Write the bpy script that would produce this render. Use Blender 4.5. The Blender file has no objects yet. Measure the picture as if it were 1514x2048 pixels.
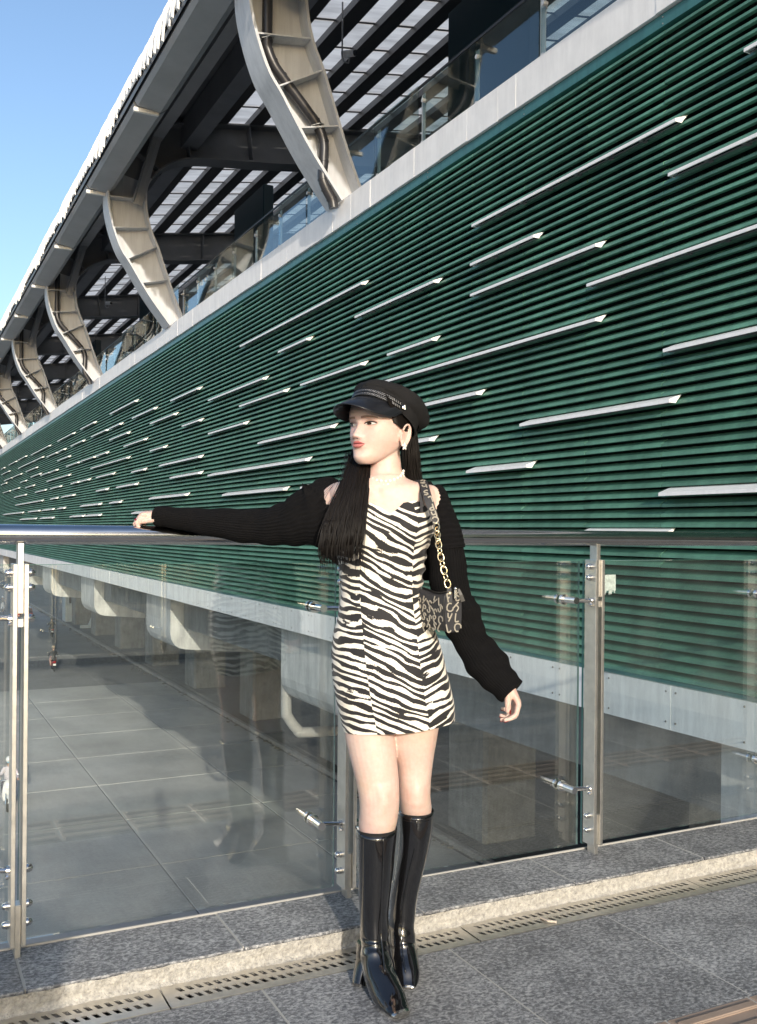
import bpy, bmesh, math, random
from mathutils import Vector, Matrix, noise
import numpy as np
random.seed(7)
SC = bpy.context.scene
COL = SC.collection
R = math.radians
PI = math.pi

# ------------------------------------------------------------------ camera, sky, sun, exposure
CAM = Vector((0.0, 0.0, 1.31))
YAW = R(26.7)
ROLL = 0.0088
FPX = 1930.0
FWD = Vector((math.sin(YAW), math.cos(YAW), 0))
RGT = Vector((math.cos(YAW), -math.sin(YAW), 0))
UP = Vector((0, 0, 1))
RC = RGT * math.cos(ROLL) + UP * math.sin(ROLL)
UC = UP * math.cos(ROLL) - RGT * math.sin(ROLL)
cd = bpy.data.cameras.new('camera')
cam = bpy.data.objects.new('camera', cd)
COL.objects.link(cam)
cam.matrix_world = Matrix((
    (RC.x, UC.x, -FWD.x, CAM.x),
    (RC.y, UC.y, -FWD.y, CAM.y),
    (RC.z, UC.z, -FWD.z, CAM.z),
    (0, 0, 0, 1)))
cd.sensor_fit = 'VERTICAL'
cd.sensor_height = 36.0
cd.lens = FPX / 2048 * 36.0
cd.shift_y = 38.0 / 2048
cd.clip_start = 0.05
cd.clip_end = 4000
SC.camera = cam

SUN_AZ, SUN_EL = R(13.0), R(16.5)          # the way the light travels, and its height
wd = bpy.data.worlds.new('World')
SC.world = wd
wd.use_nodes = True
wn = wd.node_tree
sky = wn.nodes.new('ShaderNodeTexSky')
sky.sky_type = 'NISHITA'
sky.sun_disc = False
sky.sun_elevation = SUN_EL
sky.sun_rotation = SUN_AZ + PI
sky.altitude = 10
sky.air_density = 1.0
sky.dust_density = 2.2
sky.ozone_density = 2.2
wn.links.new(sky.outputs[0], wn.nodes['Background'].inputs[0])
wn.nodes['Background'].inputs[1].default_value = 0.15

sl = bpy.data.lights.new('sun', 'SUN')
sl.energy = 2.3
sl.angle = R(0.6)
sl.color = (1.0, 0.91, 0.79)
so = bpy.data.objects.new('sun', sl)
COL.objects.link(so)
sdir = Vector((math.sin(SUN_AZ) * math.cos(SUN_EL), math.cos(SUN_AZ) * math.cos(SUN_EL), -math.sin(SUN_EL)))
so.rotation_euler = sdir.to_track_quat('-Z', 'Y').to_euler()
so.location = (-3, -20, 12)

SC.view_settings.view_transform = 'Standard'
SC.view_settings.look = 'None'
SC.view_settings.exposure = 0.74
SC.view_settings.gamma = 1.0
SC.view_settings.use_curve_mapping = False
SC.render.engine = 'CYCLES'
SC.cycles.max_bounces = 10
SC.cycles.transparent_max_bounces = 24
SC.cycles.caustics_reflective = False
SC.cycles.caustics_refractive = False
SC.cycles.sample_clamp_indirect = 6.0

def at(px, py, d):
    """world point seen at photo pixel (px, py), d metres along the view axis"""
    px, py, d = float(px), float(py), float(d)
    return CAM + d * (FWD + ((px - 757) / FPX) * RC + ((1062 - py) / FPX) * UC)

def ray(px, py):
    return (FWD + ((px - 757) / FPX) * RC + ((1062 - py) / FPX) * UC)

def on_x(px, py, x):
    r = ray(px, py)
    return CAM + r * (x / r.x)

def on_z(px, py, z):
    r = ray(px, py)
    return CAM + r * ((z - CAM.z) / r.z)

# ------------------------------------------------------------------ materials
def mat(name, col, rough=0.5, metal=0.0, var=0.0, vscale=4.0, col2=None, streak=0.0, streak_scale=(3, 3, .25),
        bump=0.0, bscale=60.0, spec=0.5, coat=0.0, rvar=0.0, aniso=None):
    m = bpy.data.materials.new(name)
    m.use_nodes = True
    nt = m.node_tree
    b = nt.nodes['Principled BSDF']
    b.inputs['Base Color'].default_value = (*col, 1)
    b.inputs['Roughness'].default_value = rough
    b.inputs['Metallic'].default_value = metal
    b.inputs['Specular IOR Level'].default_value = spec
    b.inputs['Coat Weight'].default_value = coat
    b.inputs['Coat Roughness'].default_value = 0.05
    tc = nt.nodes.new('ShaderNodeTexCoord')
    geo = nt.nodes.new('ShaderNodeNewGeometry')
    src = geo.outputs['Position']
    cur = None
    if var > 0 or col2:
        n = nt.nodes.new('ShaderNodeTexNoise')
        n.inputs['Scale'].default_value = vscale
        n.inputs['Detail'].default_value = 6
        n.inputs['Roughness'].default_value = .65
        nt.links.new(src, n.inputs['Vector'])
        r = nt.nodes.new('ShaderNodeValToRGB')
        r.color_ramp.elements[0].position = .3
        r.color_ramp.elements[1].position = .7
        c2 = col2 or tuple(c * (1 - var) for c in col)
        r.color_ramp.elements[0].color = (*c2, 1)
        r.color_ramp.elements[1].color = (*(tuple(min(1, c * (1 + var * .5)) for c in col) if not col2 else col), 1)
        nt.links.new(n.outputs['Fac'], r.inputs['Fac'])
        cur = r.outputs['Color']
        if rvar:
            mr = nt.nodes.new('ShaderNodeMapRange')
            mr.inputs['To Min'].default_value = rough - rvar
            mr.inputs['To Max'].default_value = rough + rvar
            nt.links.new(n.outputs['Fac'], mr.inputs['Value'])
            nt.links.new(mr.outputs['Result'], b.inputs['Roughness'])
    if streak > 0:
        mp = nt.nodes.new('ShaderNodeMapping')
        mp.inputs['Scale'].default_value = streak_scale
        nt.links.new(src, mp.inputs['Vector'])
        n = nt.nodes.new('ShaderNodeTexNoise')
        n.inputs['Scale'].default_value = 3.0
        n.inputs['Detail'].default_value = 8
        n.inputs['Roughness'].default_value = .7
        nt.links.new(mp.outputs[0], n.inputs['Vector'])
        r = nt.nodes.new('ShaderNodeValToRGB')
        r.color_ramp.elements[0].position = .38
        r.color_ramp.elements[1].position = .58
        r.color_ramp.elements[0].color = (1 - streak, 1 - streak, 1 - streak * .95, 1)
        r.color_ramp.elements[1].color = (1, 1, 1, 1)
        nt.links.new(n.outputs['Fac'], r.inputs['Fac'])
        mx = nt.nodes.new('ShaderNodeMix')
        mx.data_type = 'RGBA'
        mx.blend_type = 'MULTIPLY'
        mx.inputs[0].default_value = 1.0
        if cur is not None:
            nt.links.new(cur, mx.inputs[6])
        else:
            mx.inputs[6].default_value = (*col, 1)
        nt.links.new(r.outputs['Color'], mx.inputs[7])
        cur = mx.outputs[2]
    if cur is not None:
        nt.links.new(cur, b.inputs['Base Color'])
    if bump > 0:
        n = nt.nodes.new('ShaderNodeTexNoise')
        n.inputs['Scale'].default_value = bscale
        n.inputs['Detail'].default_value = 5
        nt.links.new(src, n.inputs['Vector'])
        bp = nt.nodes.new('ShaderNodeBump')
        bp.inputs['Strength'].default_value = bump
        bp.inputs['Distance'].default_value = 0.01
        nt.links.new(n.outputs['Fac'], bp.inputs['Height'])
        nt.links.new(bp.outputs[0], b.inputs['Normal'])
    return m

def glass_mat(name, tint, ior, rough=0.0, dirt=0.0):
    m = bpy.data.materials.new(name)
    m.use_nodes = True
    nt = m.node_tree
    nt.nodes.remove(nt.nodes['Principled BSDF'])
    out = nt.nodes['Material Output']
    tr = nt.nodes.new('ShaderNodeBsdfTransparent')
    tr.inputs[0].default_value = (*tint, 1)
    gl = nt.nodes.new('ShaderNodeBsdfGlossy')
    gl.inputs['Roughness'].default_value = rough
    gl.inputs['Color'].default_value = (1, 1, 1, 1)
    fr = nt.nodes.new('ShaderNodeFresnel')
    fr.inputs['IOR'].default_value = ior
    # the far face of the pane is met from inside: keep one index for both
    geo = nt.nodes.new('ShaderNodeNewGeometry')
    mr = nt.nodes.new('ShaderNodeMapRange')
    mr.inputs['To Min'].default_value = ior
    mr.inputs['To Max'].default_value = 1 / ior
    nt.links.new(geo.outputs['Backfacing'], mr.inputs['Value'])
    nt.links.new(mr.outputs[0], fr.inputs['IOR'])
    mx = nt.nodes.new('ShaderNodeMixShader')
    nt.links.new(fr.outputs[0], mx.inputs[0])
    nt.links.new(tr.outputs[0], mx.inputs[1])
    nt.links.new(gl.outputs[0], mx.inputs[2])
    last = mx
    if dirt > 0:
        df = nt.nodes.new('ShaderNodeBsdfDiffuse')
        df.inputs[0].default_value = (.6, .62, .6, 1)
        n = nt.nodes.new('ShaderNodeTexNoise')
        n.inputs['Scale'].default_value = 2.2
        n.inputs['Detail'].default_value = 7
        n.inputs['Distortion'].default_value = .8
        nt.links.new(geo.outputs['Position'], n.inputs['Vector'])
        r = nt.nodes.new('ShaderNodeMapRange')
        r.inputs['From Min'].default_value = .45
        r.inputs['From Max'].default_value = .8
        r.inputs['To Min'].default_value = dirt * .35
        r.inputs['To Max'].default_value = dirt * 2.2
        nt.links.new(n.outputs['Fac'], r.inputs['Value'])
        m2 = nt.nodes.new('ShaderNodeMixShader')
        # dirt made denser low on a pane, a pale veil for brightness
        sx = nt.nodes.new('ShaderNodeSeparateXYZ')
        nt.links.new(geo.outputs['Position'], sx.inputs[0])
        r2 = nt.nodes.new('ShaderNodeMapRange')
        r2.inputs['From Min'].default_value = 1.1
        r2.inputs['From Max'].default_value = .1
        r2.inputs['To Min'].default_value = .35
        r2.inputs['To Max'].default_value = 1.5
        nt.links.new(sx.outputs[2], r2.inputs['Value'])
        mu = nt.nodes.new('ShaderNodeMath')
        mu.operation = 'MULTIPLY'
        nt.links.new(r.outputs[0], mu.inputs[0])
        nt.links.new(r2.outputs[0], mu.inputs[1])
        nt.links.new(mu.outputs[0], m2.inputs[0])
        nt.links.new(mx.outputs[0], m2.inputs[1])
        nt.links.new(df.outputs[0], m2.inputs[2])
        last = m2
    nt.links.new(last.outputs[0], out.inputs['Surface'])
    return m

M = {}
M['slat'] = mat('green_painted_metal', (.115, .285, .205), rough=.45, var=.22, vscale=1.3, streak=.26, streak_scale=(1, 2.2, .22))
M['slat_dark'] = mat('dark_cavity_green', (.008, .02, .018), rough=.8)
M['header'] = mat('teal_header_metal', (.05, .17, .17), rough=.4, streak=.2)
M['fin'] = mat('white_fin_metal', (.90, .90, .90), rough=.4, streak=.08)
M['fin_in'] = mat('fin_rib_metal', (.16, .16, .17), rough=.6)
M['white_panel'] = mat('white_cladding', (.88, .88, .88), rough=.45, var=.06, vscale=2, streak=.22, streak_scale=(2.5, 2.5, .35))
M['parapet'] = mat('white_stone_cladding', (.92, .91, .90), rough=.55, var=.06, vscale=3, streak=.10, streak_scale=(2.5, 2.5, .4))
M['joint'] = mat('dark_joint', (.10, .10, .10), rough=.8)
M['cream_steel'] = mat('cream_painted_steel', (.60, .62, .645), rough=.5, var=.08, vscale=1.4, streak=.14)
M['grey_steel'] = mat('grey_painted_steel', (.36, .37, .385), rough=.5, var=.15, vscale=1.2)
M['roof_dark'] = mat('dark_roof_metal', (.17, .178, .195), rough=.45, var=.2, vscale=1.5)
M['purlin'] = mat('black_steel_purlin', (.05, .05, .054), rough=.4)
M['roof_white'] = mat('white_roof_sheet', (.80, .79, .76), rough=.5, streak=.15)
M['pipe_black'] = mat('black_plastic_pipe', (.03, .03, .034), rough=.35)
M['concrete'] = mat('weathered_concrete', (.60, .595, .57), rough=.85, var=.28, vscale=1.2, streak=.28, streak_scale=(1.6, 1.6, .3), bump=.25, bscale=25)
M['concrete_dark'] = mat('stained_concrete', (.23, .235, .23), rough=.9, var=.45, vscale=.9, streak=.3, streak_scale=(1.4, 1.4, .3), bump=.2, bscale=20)
M['pipe_grey'] = mat('grey_drain_pipe', (.33, .32, .30), rough=.5, var=.1)
M['teal_board'] = mat('dark_teal_board', (.012, .04, .055), rough=.3)
M['steel'] = mat('brushed_stainless', (.68, .66, .62), rough=.38, metal=1.0, var=.12, vscale=25, rvar=.06)
M['steel_rail'] = mat('polished_stainless_tube', (.62, .61, .60), rough=.13, metal=1.0, var=.10, vscale=14, rvar=.05)
M['steel_polish'] = mat('polished_stainless', (.72, .71, .69), rough=.12, metal=1.0)
M['glass'] = glass_mat('clear_pane_glass', (.93, .965, .95), 2.15, dirt=.022)
M['glass_edge'] = mat('green_glass_edge', (.10, .26, .22), rough=.1, spec=.8)
M['glass_up'] = glass_mat('balustrade_glass', (.72, .80, .80), 1.6, dirt=.02)
M['asphalt'] = mat('asphalt', (.17, .172, .175), rough=.85, var=.22, vscale=.35, bump=.3, bscale=30)
M['slab'] = mat('pale_slab_tone', (.50, .495, .475), rough=.8, var=.30, vscale=.22, streak=.1, streak_scale=(.25, .05, 1))
M['trim'] = mat('pale_edge_trim', (.42, .41, .38), rough=.6)
M['median'] = mat('median_soil', (.10, .10, .092), rough=.95, var=.4, vscale=.6)
M['kerb_road'] = mat('road_kerb_concrete', (.26, .25, .24), rough=.9, var=.3, vscale=1.5)
M['grout'] = mat('pale_grout', (.46, .45, .41), rough=.9)
M['tactile'] = mat('tan_tactile_tile', (.36, .27, .21), rough=.6, var=.15, vscale=9)
M['plaster'] = mat('rough_kerb_mortar', (.62, .59, .53), rough=.95, var=.3, vscale=70, col2=(.30, .285, .26), bump=.8, bscale=120)
M['black'] = mat('black_rubber', (.015, .015, .016), rough=.6)
M['cabinet'] = mat('pale_blue_cabinet', (.52, .60, .66), rough=.5, streak=.2)

# each slat length weathers a little differently
nt = M['slat'].node_tree
bs_ = nt.nodes['Principled BSDF']
lk = bs_.inputs['Base Color'].links[0]
src_ = lk.from_socket
g_ = nt.nodes.new('ShaderNodeNewGeometry')
mp_ = nt.nodes.new('ShaderNodeVectorMath')
mp_.operation = 'MULTIPLY'
mp_.inputs[1].default_value = (0, 1 / 1.08, 1 / .0911)
ad_ = nt.nodes.new('ShaderNodeVectorMath')
ad_.operation = 'ADD'
ad_.inputs[1].default_value = (0, 50 - 6.65 / 1.08, .08)
fl_ = nt.nodes.new('ShaderNodeVectorMath')
fl_.operation = 'FLOOR'
wn_ = nt.nodes.new('ShaderNodeTexWhiteNoise')
mr_ = nt.nodes.new('ShaderNodeMapRange')
mr_.inputs['To Min'].default_value = .80
mr_.inputs['To Max'].default_value = 1.12
mx_ = nt.nodes.new('ShaderNodeVectorMath')
mx_.operation = 'SCALE'
nt.links.new(g_.outputs['Position'], mp_.inputs[0])
nt.links.new(mp_.outputs[0], ad_.inputs[0])
nt.links.new(ad_.outputs[0], fl_.inputs[0])
nt.links.new(fl_.outputs[0], wn_.inputs['Vector'])
nt.links.new(wn_.outputs['Value'], mr_.inputs['Value'])
nt.links.new(src_, mx_.inputs[0])
nt.links.new(mr_.outputs[0], mx_.inputs['Scale'])
nt.links.new(mx_.outputs[0], bs_.inputs['Base Color'])

def granite(name, c0, c1, c2, rough):
    m = bpy.data.materials.new(name)
    m.use_nodes = True
    nt = m.node_tree
    b = nt.nodes['Principled BSDF']
    geo = nt.nodes.new('ShaderNodeNewGeometry')
    mp = nt.nodes.new('ShaderNodeMapping')
    mp.inputs['Rotation'].default_value = (0, 0, R(18))
    mp.inputs['Scale'].default_value = (1.0, 1.4, 1.0)
    nt.links.new(geo.outputs['Position'], mp.inputs['Vector'])
    n = nt.nodes.new('ShaderNodeTexNoise')
    n.inputs['Scale'].default_value = 66
    n.inputs['Detail'].default_value = 5
    n.inputs['Roughness'].default_value = .75
    n.inputs['Distortion'].default_value = .5
    nt.links.new(mp.outputs[0], n.inputs['Vector'])
    n2 = nt.nodes.new('ShaderNodeTexNoise')
    n2.inputs['Scale'].default_value = 7
    n2.inputs['Detail'].default_value = 3
    nt.links.new(geo.outputs['Position'], n2.inputs['Vector'])
    ad = nt.nodes.new('ShaderNodeMath')
    ad.operation = 'MULTIPLY_ADD'
    ad.inputs[1].default_value = .18
    nt.links.new(n2.outputs['Fac'], ad.inputs[0])
    nt.links.new(n.outputs['Fac'], ad.inputs[2])
    r = nt.nodes.new('ShaderNodeValToRGB')
    e = r.color_ramp.elements
    e[0].position = .50
    e[0].color = (*c0, 1)
    e[1].position = .72
    e[1].color = (*c2, 1)
    x = e.new(.59)
    x.color = (*c1, 1)
    nt.links.new(ad.outputs[0], r.inputs['Fac'])
    # slabs come from different blocks: each a touch lighter or darker
    oi = nt.nodes.new('ShaderNodeObjectInfo')
    m0 = nt.nodes.new('ShaderNodeMapRange')
    m0.inputs['To Min'].default_value = .84
    m0.inputs['To Max'].default_value = 1.14
    nt.links.new(oi.outputs['Random'], m0.inputs['Value'])
    n4 = nt.nodes.new('ShaderNodeTexNoise')
    n4.inputs['Scale'].default_value = 2.4
    n4.inputs['Detail'].default_value = 6
    nt.links.new(geo.outputs['Position'], n4.inputs['Vector'])
    m4 = nt.nodes.new('ShaderNodeMapRange')
    m4.inputs['From Min'].default_value = .3
    m4.inputs['From Max'].default_value = .7
    m4.inputs['To Min'].default_value = .86
    m4.inputs['To Max'].default_value = 1.08
    nt.links.new(n4.outputs['Fac'], m4.inputs['Value'])
    m5 = nt.nodes.new('ShaderNodeMath')
    m5.operation = 'MULTIPLY'
    nt.links.new(m0.outputs[0], m5.inputs[0])
    nt.links.new(m4.outputs[0], m5.inputs[1])
    sc_ = nt.nodes.new('ShaderNodeVectorMath')
    sc_.operation = 'SCALE'
    nt.links.new(r.outputs['Color'], sc_.inputs[0])
    nt.links.new(m5.outputs[0], sc_.inputs['Scale'])
    nt.links.new(sc_.outputs[0], b.inputs['Base Color'])
    mr = nt.nodes.new('ShaderNodeMapRange')
    mr.inputs['To Min'].default_value = rough - .1
    mr.inputs['To Max'].default_value = rough + .14
    nt.links.new(n.outputs['Fac'], mr.inputs['Value'])
    nt.links.new(mr.outputs[0], b.inputs['Roughness'])
    bp = nt.nodes.new('ShaderNodeBump')
    bp.inputs['Strength'].default_value = .25
    bp.inputs['Distance'].default_value = .002
    nt.links.new(n.outputs['Fac'], bp.inputs['Height'])
    nt.links.new(bp.outputs[0], b.inputs['Normal'])
    return m
M['granite'] = granite('flamed_granite', (.105, .107, .112), (.235, .237, .24), (.50, .497, .485), .55)

# translucent roof sheet: daylight from above comes through it
def translucent():
    m = bpy.data.materials.new('translucent_roof_sheet')
    m.use_nodes = True
    nt = m.node_tree
    nt.nodes.remove(nt.nodes['Principled BSDF'])
    t = nt.nodes.new('ShaderNodeBsdfTranslucent')
    d = nt.nodes.new('ShaderNodeBsdfDiffuse')
    geo = nt.nodes.new('ShaderNodeNewGeometry')
    mp = nt.nodes.new('ShaderNodeMapping')
    mp.inputs['Scale'].default_value = (.5, 3.0, 1)
    nt.links.new(geo.outputs['Position'], mp.inputs['Vector'])
    n = nt.nodes.new('ShaderNodeTexNoise')
    n.inputs['Scale'].default_value = 1.2
    n.inputs['Detail'].default_value = 6
    nt.links.new(mp.outputs[0], n.inputs['Vector'])
    r = nt.nodes.new('ShaderNodeValToRGB')
    r.color_ramp.elements[0].position = .3
    r.color_ramp.elements[1].position = .6
    r.color_ramp.elements[0].color = (.50, .49, .47, 1)
    r.color_ramp.elements[1].color = (.78, .77, .74, 1)
    nt.links.new(n.outputs['Fac'], r.inputs['Fac'])
    nt.links.new(r.outputs[0], t.inputs[0])
    nt.links.new(r.outputs[0], d.inputs[0])
    mx = nt.nodes.new('ShaderNodeMixShader')
    mx.inputs[0].default_value = .2
    nt.links.new(t.outputs[0], mx.inputs[1])
    nt.links.new(d.outputs[0], mx.inputs[2])
    nt.links.new(mx.outputs[0], nt.nodes['Material Output'].inputs['Surface'])
    return m
M['skylight'] = translucent()

# ------------------------------------------------------------------ mesh helpers
class MB:
    def __init__(s):
        s.v = []
        s.f = []
        s.mi = []
        s.m = 0
    def add(s, vs, fs):
        o = len(s.v)
        s.v += [tuple(v) for v in vs]
        s.f += [tuple(i + o for i in f) for f in fs]
        s.mi += [s.m] * len(fs)
        return s
    def box(s, a, b):
        (x0, y0, z0), (x1, y1, z1) = a, b
        return s.add([(x0, y0, z0), (x1, y0, z0), (x1, y1, z0), (x0, y1, z0), (x0, y0, z1), (x1, y0, z1), (x1, y1, z1), (x0, y1, z1)],
                     [(0, 3, 2, 1), (4, 5, 6, 7), (0, 1, 5, 4), (1, 2, 6, 5), (2, 3, 7, 6), (3, 0, 4, 7)])
    def bbox(s, a, b, c):
        """box with chamfered vertical and horizontal edges (bevel c)"""
        bm = bmesh.new()
        bmesh.ops.create_cube(bm, size=1)
        for v in bm.verts:
            v.co = Vector(((a[i] + b[i]) / 2 + v.co[i] * (b[i] - a[i]) for i in range(3)))
        bmesh.ops.bevel(bm, geom=bm.edges[:], offset=c, segments=1, affect='EDGES')
        bm.verts.index_update()
        s.add([v.co for v in bm.verts], [[v.index for v in f.verts] for f in bm.faces])
        bm.free()
        return s
    def prism_y(s, prof, y0, y1):
        """closed (x,z) outline swept along y"""
        n = len(prof)
        vs = [(x, y0, z) for x, z in prof] + [(x, y1, z) for x, z in prof]
        fs = [(i, (i + 1) % n, n + (i + 1) % n, n + i) for i in range(n)]
        fs += [tuple(range(n))[::-1], tuple(range(n, 2 * n))]
        return s.add(vs, fs)
    def prism_x(s, prof, x0, x1):
        n = len(prof)
        vs = [(x0, y, z) for y, z in prof] + [(x1, y, z) for y, z in prof]
        fs = [(i, (i + 1) % n, n + (i + 1) % n, n + i) for i in range(n)]
        fs += [tuple(range(n))[::-1], tuple(range(n, 2 * n))]
        return s.add(vs, fs)
    def loft(s, rings, cap0=True, cap1=True, closed=True):
        n = len(rings[0])
        vs = [p for r in rings for p in r]
        fs = []
        for i in range(len(rings) - 1):
            for j in range(n if closed else n - 1):
                k = (j + 1) % n
                fs.append((i * n + j, i * n + k, (i + 1) * n + k, (i + 1) * n + j))
        if closed and cap0:
            fs.append(tuple(range(n))[::-1])
        if closed and cap1:
            fs.append(tuple(range((len(rings) - 1) * n, len(rings) * n)))
        return s.add(vs, fs)
    def tube(s, pts, rad, n=10, ref=None, cap=True, mod=None, ex=None):
        """tube through pts; rad: number, list of numbers or of (a, b); ref: direction the b axis leans to"""
        pts = [Vector(p) for p in pts]
        if not isinstance(rad, (list, tuple)):
            rad = [rad] * len(pts)
        rings = []
        prev = None
        for i, p in enumerate(pts):
            if i == 0:
                t = pts[1] - pts[0]
            elif i == len(pts) - 1:
                t = pts[-1] - pts[-2]
            else:
                t = (pts[i + 1] - p).normalized() + (p - pts[i - 1]).normalized()
            t.normalize()
            if ref is not None:
                rf = Vector(ref[i]) if isinstance(ref, list) else Vector(ref)
                b = rf - t * t.dot(rf)
            else:
                if prev is None:
                    b = t.orthogonal()
                else:
                    b = prev - t * t.dot(prev)
            b.normalize()
            prev = b
            a = t.cross(b)
            r = rad[i]
            ra, rb = (r, r) if not isinstance(r, (list, tuple)) else r
            ring = []
            for k in range(n):
                an = 2 * PI * k / n
                q = 1.0 if mod is None else mod(i / (len(pts) - 1), an)
                ca, sa = math.cos(an), math.sin(an)
                if ex is not None:
                    e_ = 2 / ex(i / (len(pts) - 1))
                    ca, sa = math.copysign(abs(ca) ** e_, ca), math.copysign(abs(sa) ** e_, sa)
                ring.append(p + a * (ra * q * ca) + b * (rb * q * sa))
            rings.append(ring)
        return s.loft(rings, cap, cap)
    def cyl(s, p, q, r, n=12, r2=None):
        return s.tube([p, q], [r, r if r2 is None else r2], n)
    def ball(s, c, r, n=10, m=6, sc=(1, 1, 1)):
        c = Vector(c)
        rings = []
        for i in range(m + 1):
            t = PI * i / m
            rr = max(math.sin(t), 1e-3)
            rings.append([c + Vector((r * sc[0] * rr * math.cos(2 * PI * k / n), r * sc[1] * rr * math.sin(2 * PI * k / n), -r * sc[2] * math.cos(t))) for k in range(n)])
        return s.loft(rings)
    def mesh(s, name, mats, smooth=False, origin=None):
        me = bpy.data.meshes.new(name)
        vs = s.v
        if origin is not None:
            o = Vector(origin)
            vs = [tuple(Vector(v) - o) for v in vs]
        me.from_pydata(vs, [], s.f)
        for x in (mats if isinstance(mats, (list, tuple)) else [mats]):
            me.materials.append(x)
        if any(s.mi):
            me.polygons.foreach_set('material_index', s.mi)
        if smooth:
            me.polygons.foreach_set('use_smooth', [True] * len(me.polygons))
            if smooth != 'all':
                try:
                    me.set_sharp_from_angle(angle=R(smooth if smooth is not True else 40))
                except Exception:
                    pass
        me.update()
        return me
    def build(s, name, mats, parent=None, smooth=False, origin=None):
        """link as one object; a parent's own place becomes the origin"""
        if parent is not None and origin is None:
            origin = wloc(parent)
        o = bpy.data.objects.new(name, s.mesh(name, mats, smooth, origin))
        COL.objects.link(o)
        if parent is not None:
            o.parent = parent
        elif origin is not None:
            o.location = origin
        return o

def wloc(o):
    l = Vector(o.location)
    while o.parent is not None:
        o = o.parent
        l = l + Vector(o.location)
    return l

def tag(o, label=None, cat=None, group=None, kind=None):
    if label: o['label'] = label
    if cat: o['category'] = cat
    if group: o['group'] = group
    if kind: o['kind'] = kind
    return o

def thing(name, loc, label, cat, group=None):
    o = bpy.data.objects.new(name, None)
    o.empty_display_size = .2
    COL.objects.link(o)
    o.location = loc
    return tag(o, label, cat, group)

def inst(name, me, parent, loc=(0, 0, 0), rot=(0, 0, 0)):
    """a further piece that shares its mesh"""
    o = bpy.data.objects.new(name, me)
    COL.objects.link(o)
    o.parent = parent
    o.location = loc
    o.rotation_euler = rot
    return o

def spline(pts, n):
    """Catmull-Rom through tuples, n samples"""
    P = [np.array(p, float) for p in pts]
    P = [2 * P[0] - P[1]] + P + [2 * P[-1] - P[-2]]
    out = []
    segs = len(P) - 3
    for i in range(n):
        t = i / (n - 1) * segs
        k = min(int(t), segs - 1)
        u = t - k
        a, b, c, d = P[k:k + 4]
        out.append(.5 * ((2 * b) + (c - a) * u + (2 * a - 5 * b + 4 * c - d) * u * u + (3 * b - a - 3 * c + d) * u ** 3))
    return out

# ================================================================== SETTING
ROADZ = -8.5
g = MB()
g.add([(-700, -300, ROADZ), (1500, -300, ROADZ), (1500, 2500, ROADZ), (-700, 2500, ROADZ)], [(0, 1, 2, 3)])
tag(g.build('road', M['asphalt']), kind='structure')
# pale road slabs: their colour stands in for the brightly reflected floor
rd = bpy.data.objects['road']
slab = MB().bbox((.02, .02, -.1), (4.83, 4.78, .02), .015).mesh('pale_slab', M['slab'])
for i in range(-7, 2):
    for j in range(12):
        x = 7.05 + 4.85 * i
        if x + 4.85 < 15.5 or i < 1:
            inst('pale_slab', slab, rd, (x, 4.0 + 4.8 * j, ROADZ + random.uniform(-.004, .004)))
tail = MB().bbox((.02, .02, -.1), (3.6, 4.78, .02), .015).mesh('pale_slab', M['slab'])
for j in range(12):
    inst('pale_slab', tail, rd, (11.9, 4.0 + 4.8 * j, ROADZ))
# median under the station with its kerb stones
KX = 15.6
g = MB().box((KX + .22, -60, ROADZ + .002), (29, 420, ROADZ + .17))
median = tag(g.build('median_ground', M['median']), kind='structure')
kb = MB().bbox((KX, 0, ROADZ + .001), (KX + .215, 1.98, ROADZ + .20), .03).mesh('kerb_stone', M['kerb_road'])
rk = tag(bpy.data.objects.new('road_kerb', None), kind='structure')
COL.objects.link(rk)
for i in range(60):
    inst('kerb_stone', kb, rk, (random.uniform(-.015, .015), 12 + i * 2.0, random.uniform(-.01, .01)))
g = MB()
for i in range(160):
    y = random.uniform(15, 120)
    x = KX - abs(random.gauss(0, .25))
    r = random.uniform(.04, .12)
    g.ball((x, y, ROADZ + r * .3), r, 6, 3, (1.3, 1.0, .5))
tag(g.build('gutter_litter', M['median']), kind='stuff')
# far boundary wall beyond the median
g = MB()
for i in range(40):
    g.bbox((31, -20 + i * 8, ROADZ), (31.3, -12.05 + i * 8, ROADZ + 4.2), .04)
tag(g.build('boundary_wall', M['concrete_dark']), kind='structure')

# ------------------------------------------------------------------ footbridge deck, paving, kerb
g = MB()
g.box((-14, -3.78, -.95), (6.05, 3.05, -.03))
g.box((-14, -3.2, -1.6), (6.0, 2.4, -.951))
tag(g.build('footbridge_deck', M['concrete']), kind='structure')
g = MB().box((-14, -3.4, -.029), (6.05, 2.603, -.0015))
pav = tag(g.build('pavement', M['grout']), kind='structure')

TX0 = .95 - .62 * 12
def tile_mesh(nm, w, l, b=.0035):
    return MB().bbox((b, b, -.02), (w - b, l - b, 0), .0008).mesh(nm, M['granite'])
tm_b = tile_mesh('paving_tile', .62, .62)
tm_a = tile_mesh('paving_tile', .62, .64)
for i in range(21):
    x = TX0 + i * .62
    if x + .62 > 6.05:
        continue
    if x > -3.2:
        inst('paving_tile', tm_a, pav, (x, 1.965, random.uniform(-.0006, .0006)))
    for j in range(8):
        y = 1.655 - .62 * (j + 1)
        if x > -3.2 and x < 5:
            inst('paving_tile', tm_b, pav, (x, y, random.uniform(-.0006, .0006)))
# tactile strip: ribbed tiles
t = MB().bbox((.002, .002, -.02), (.298, .308, .002), .002)
for k in range(4):
    y = .035 + k * .078
    t.bbox((.012, y - .017, .0), (.288, y + .017, .0075), .0055)
tm = t.mesh('tactile_tile', M['tactile'])
for i in range(26):
    inst('tactile_tile', tm, pav, (.0 - 2.4 + i * .3044 + .005, 1.655, .0))

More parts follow.
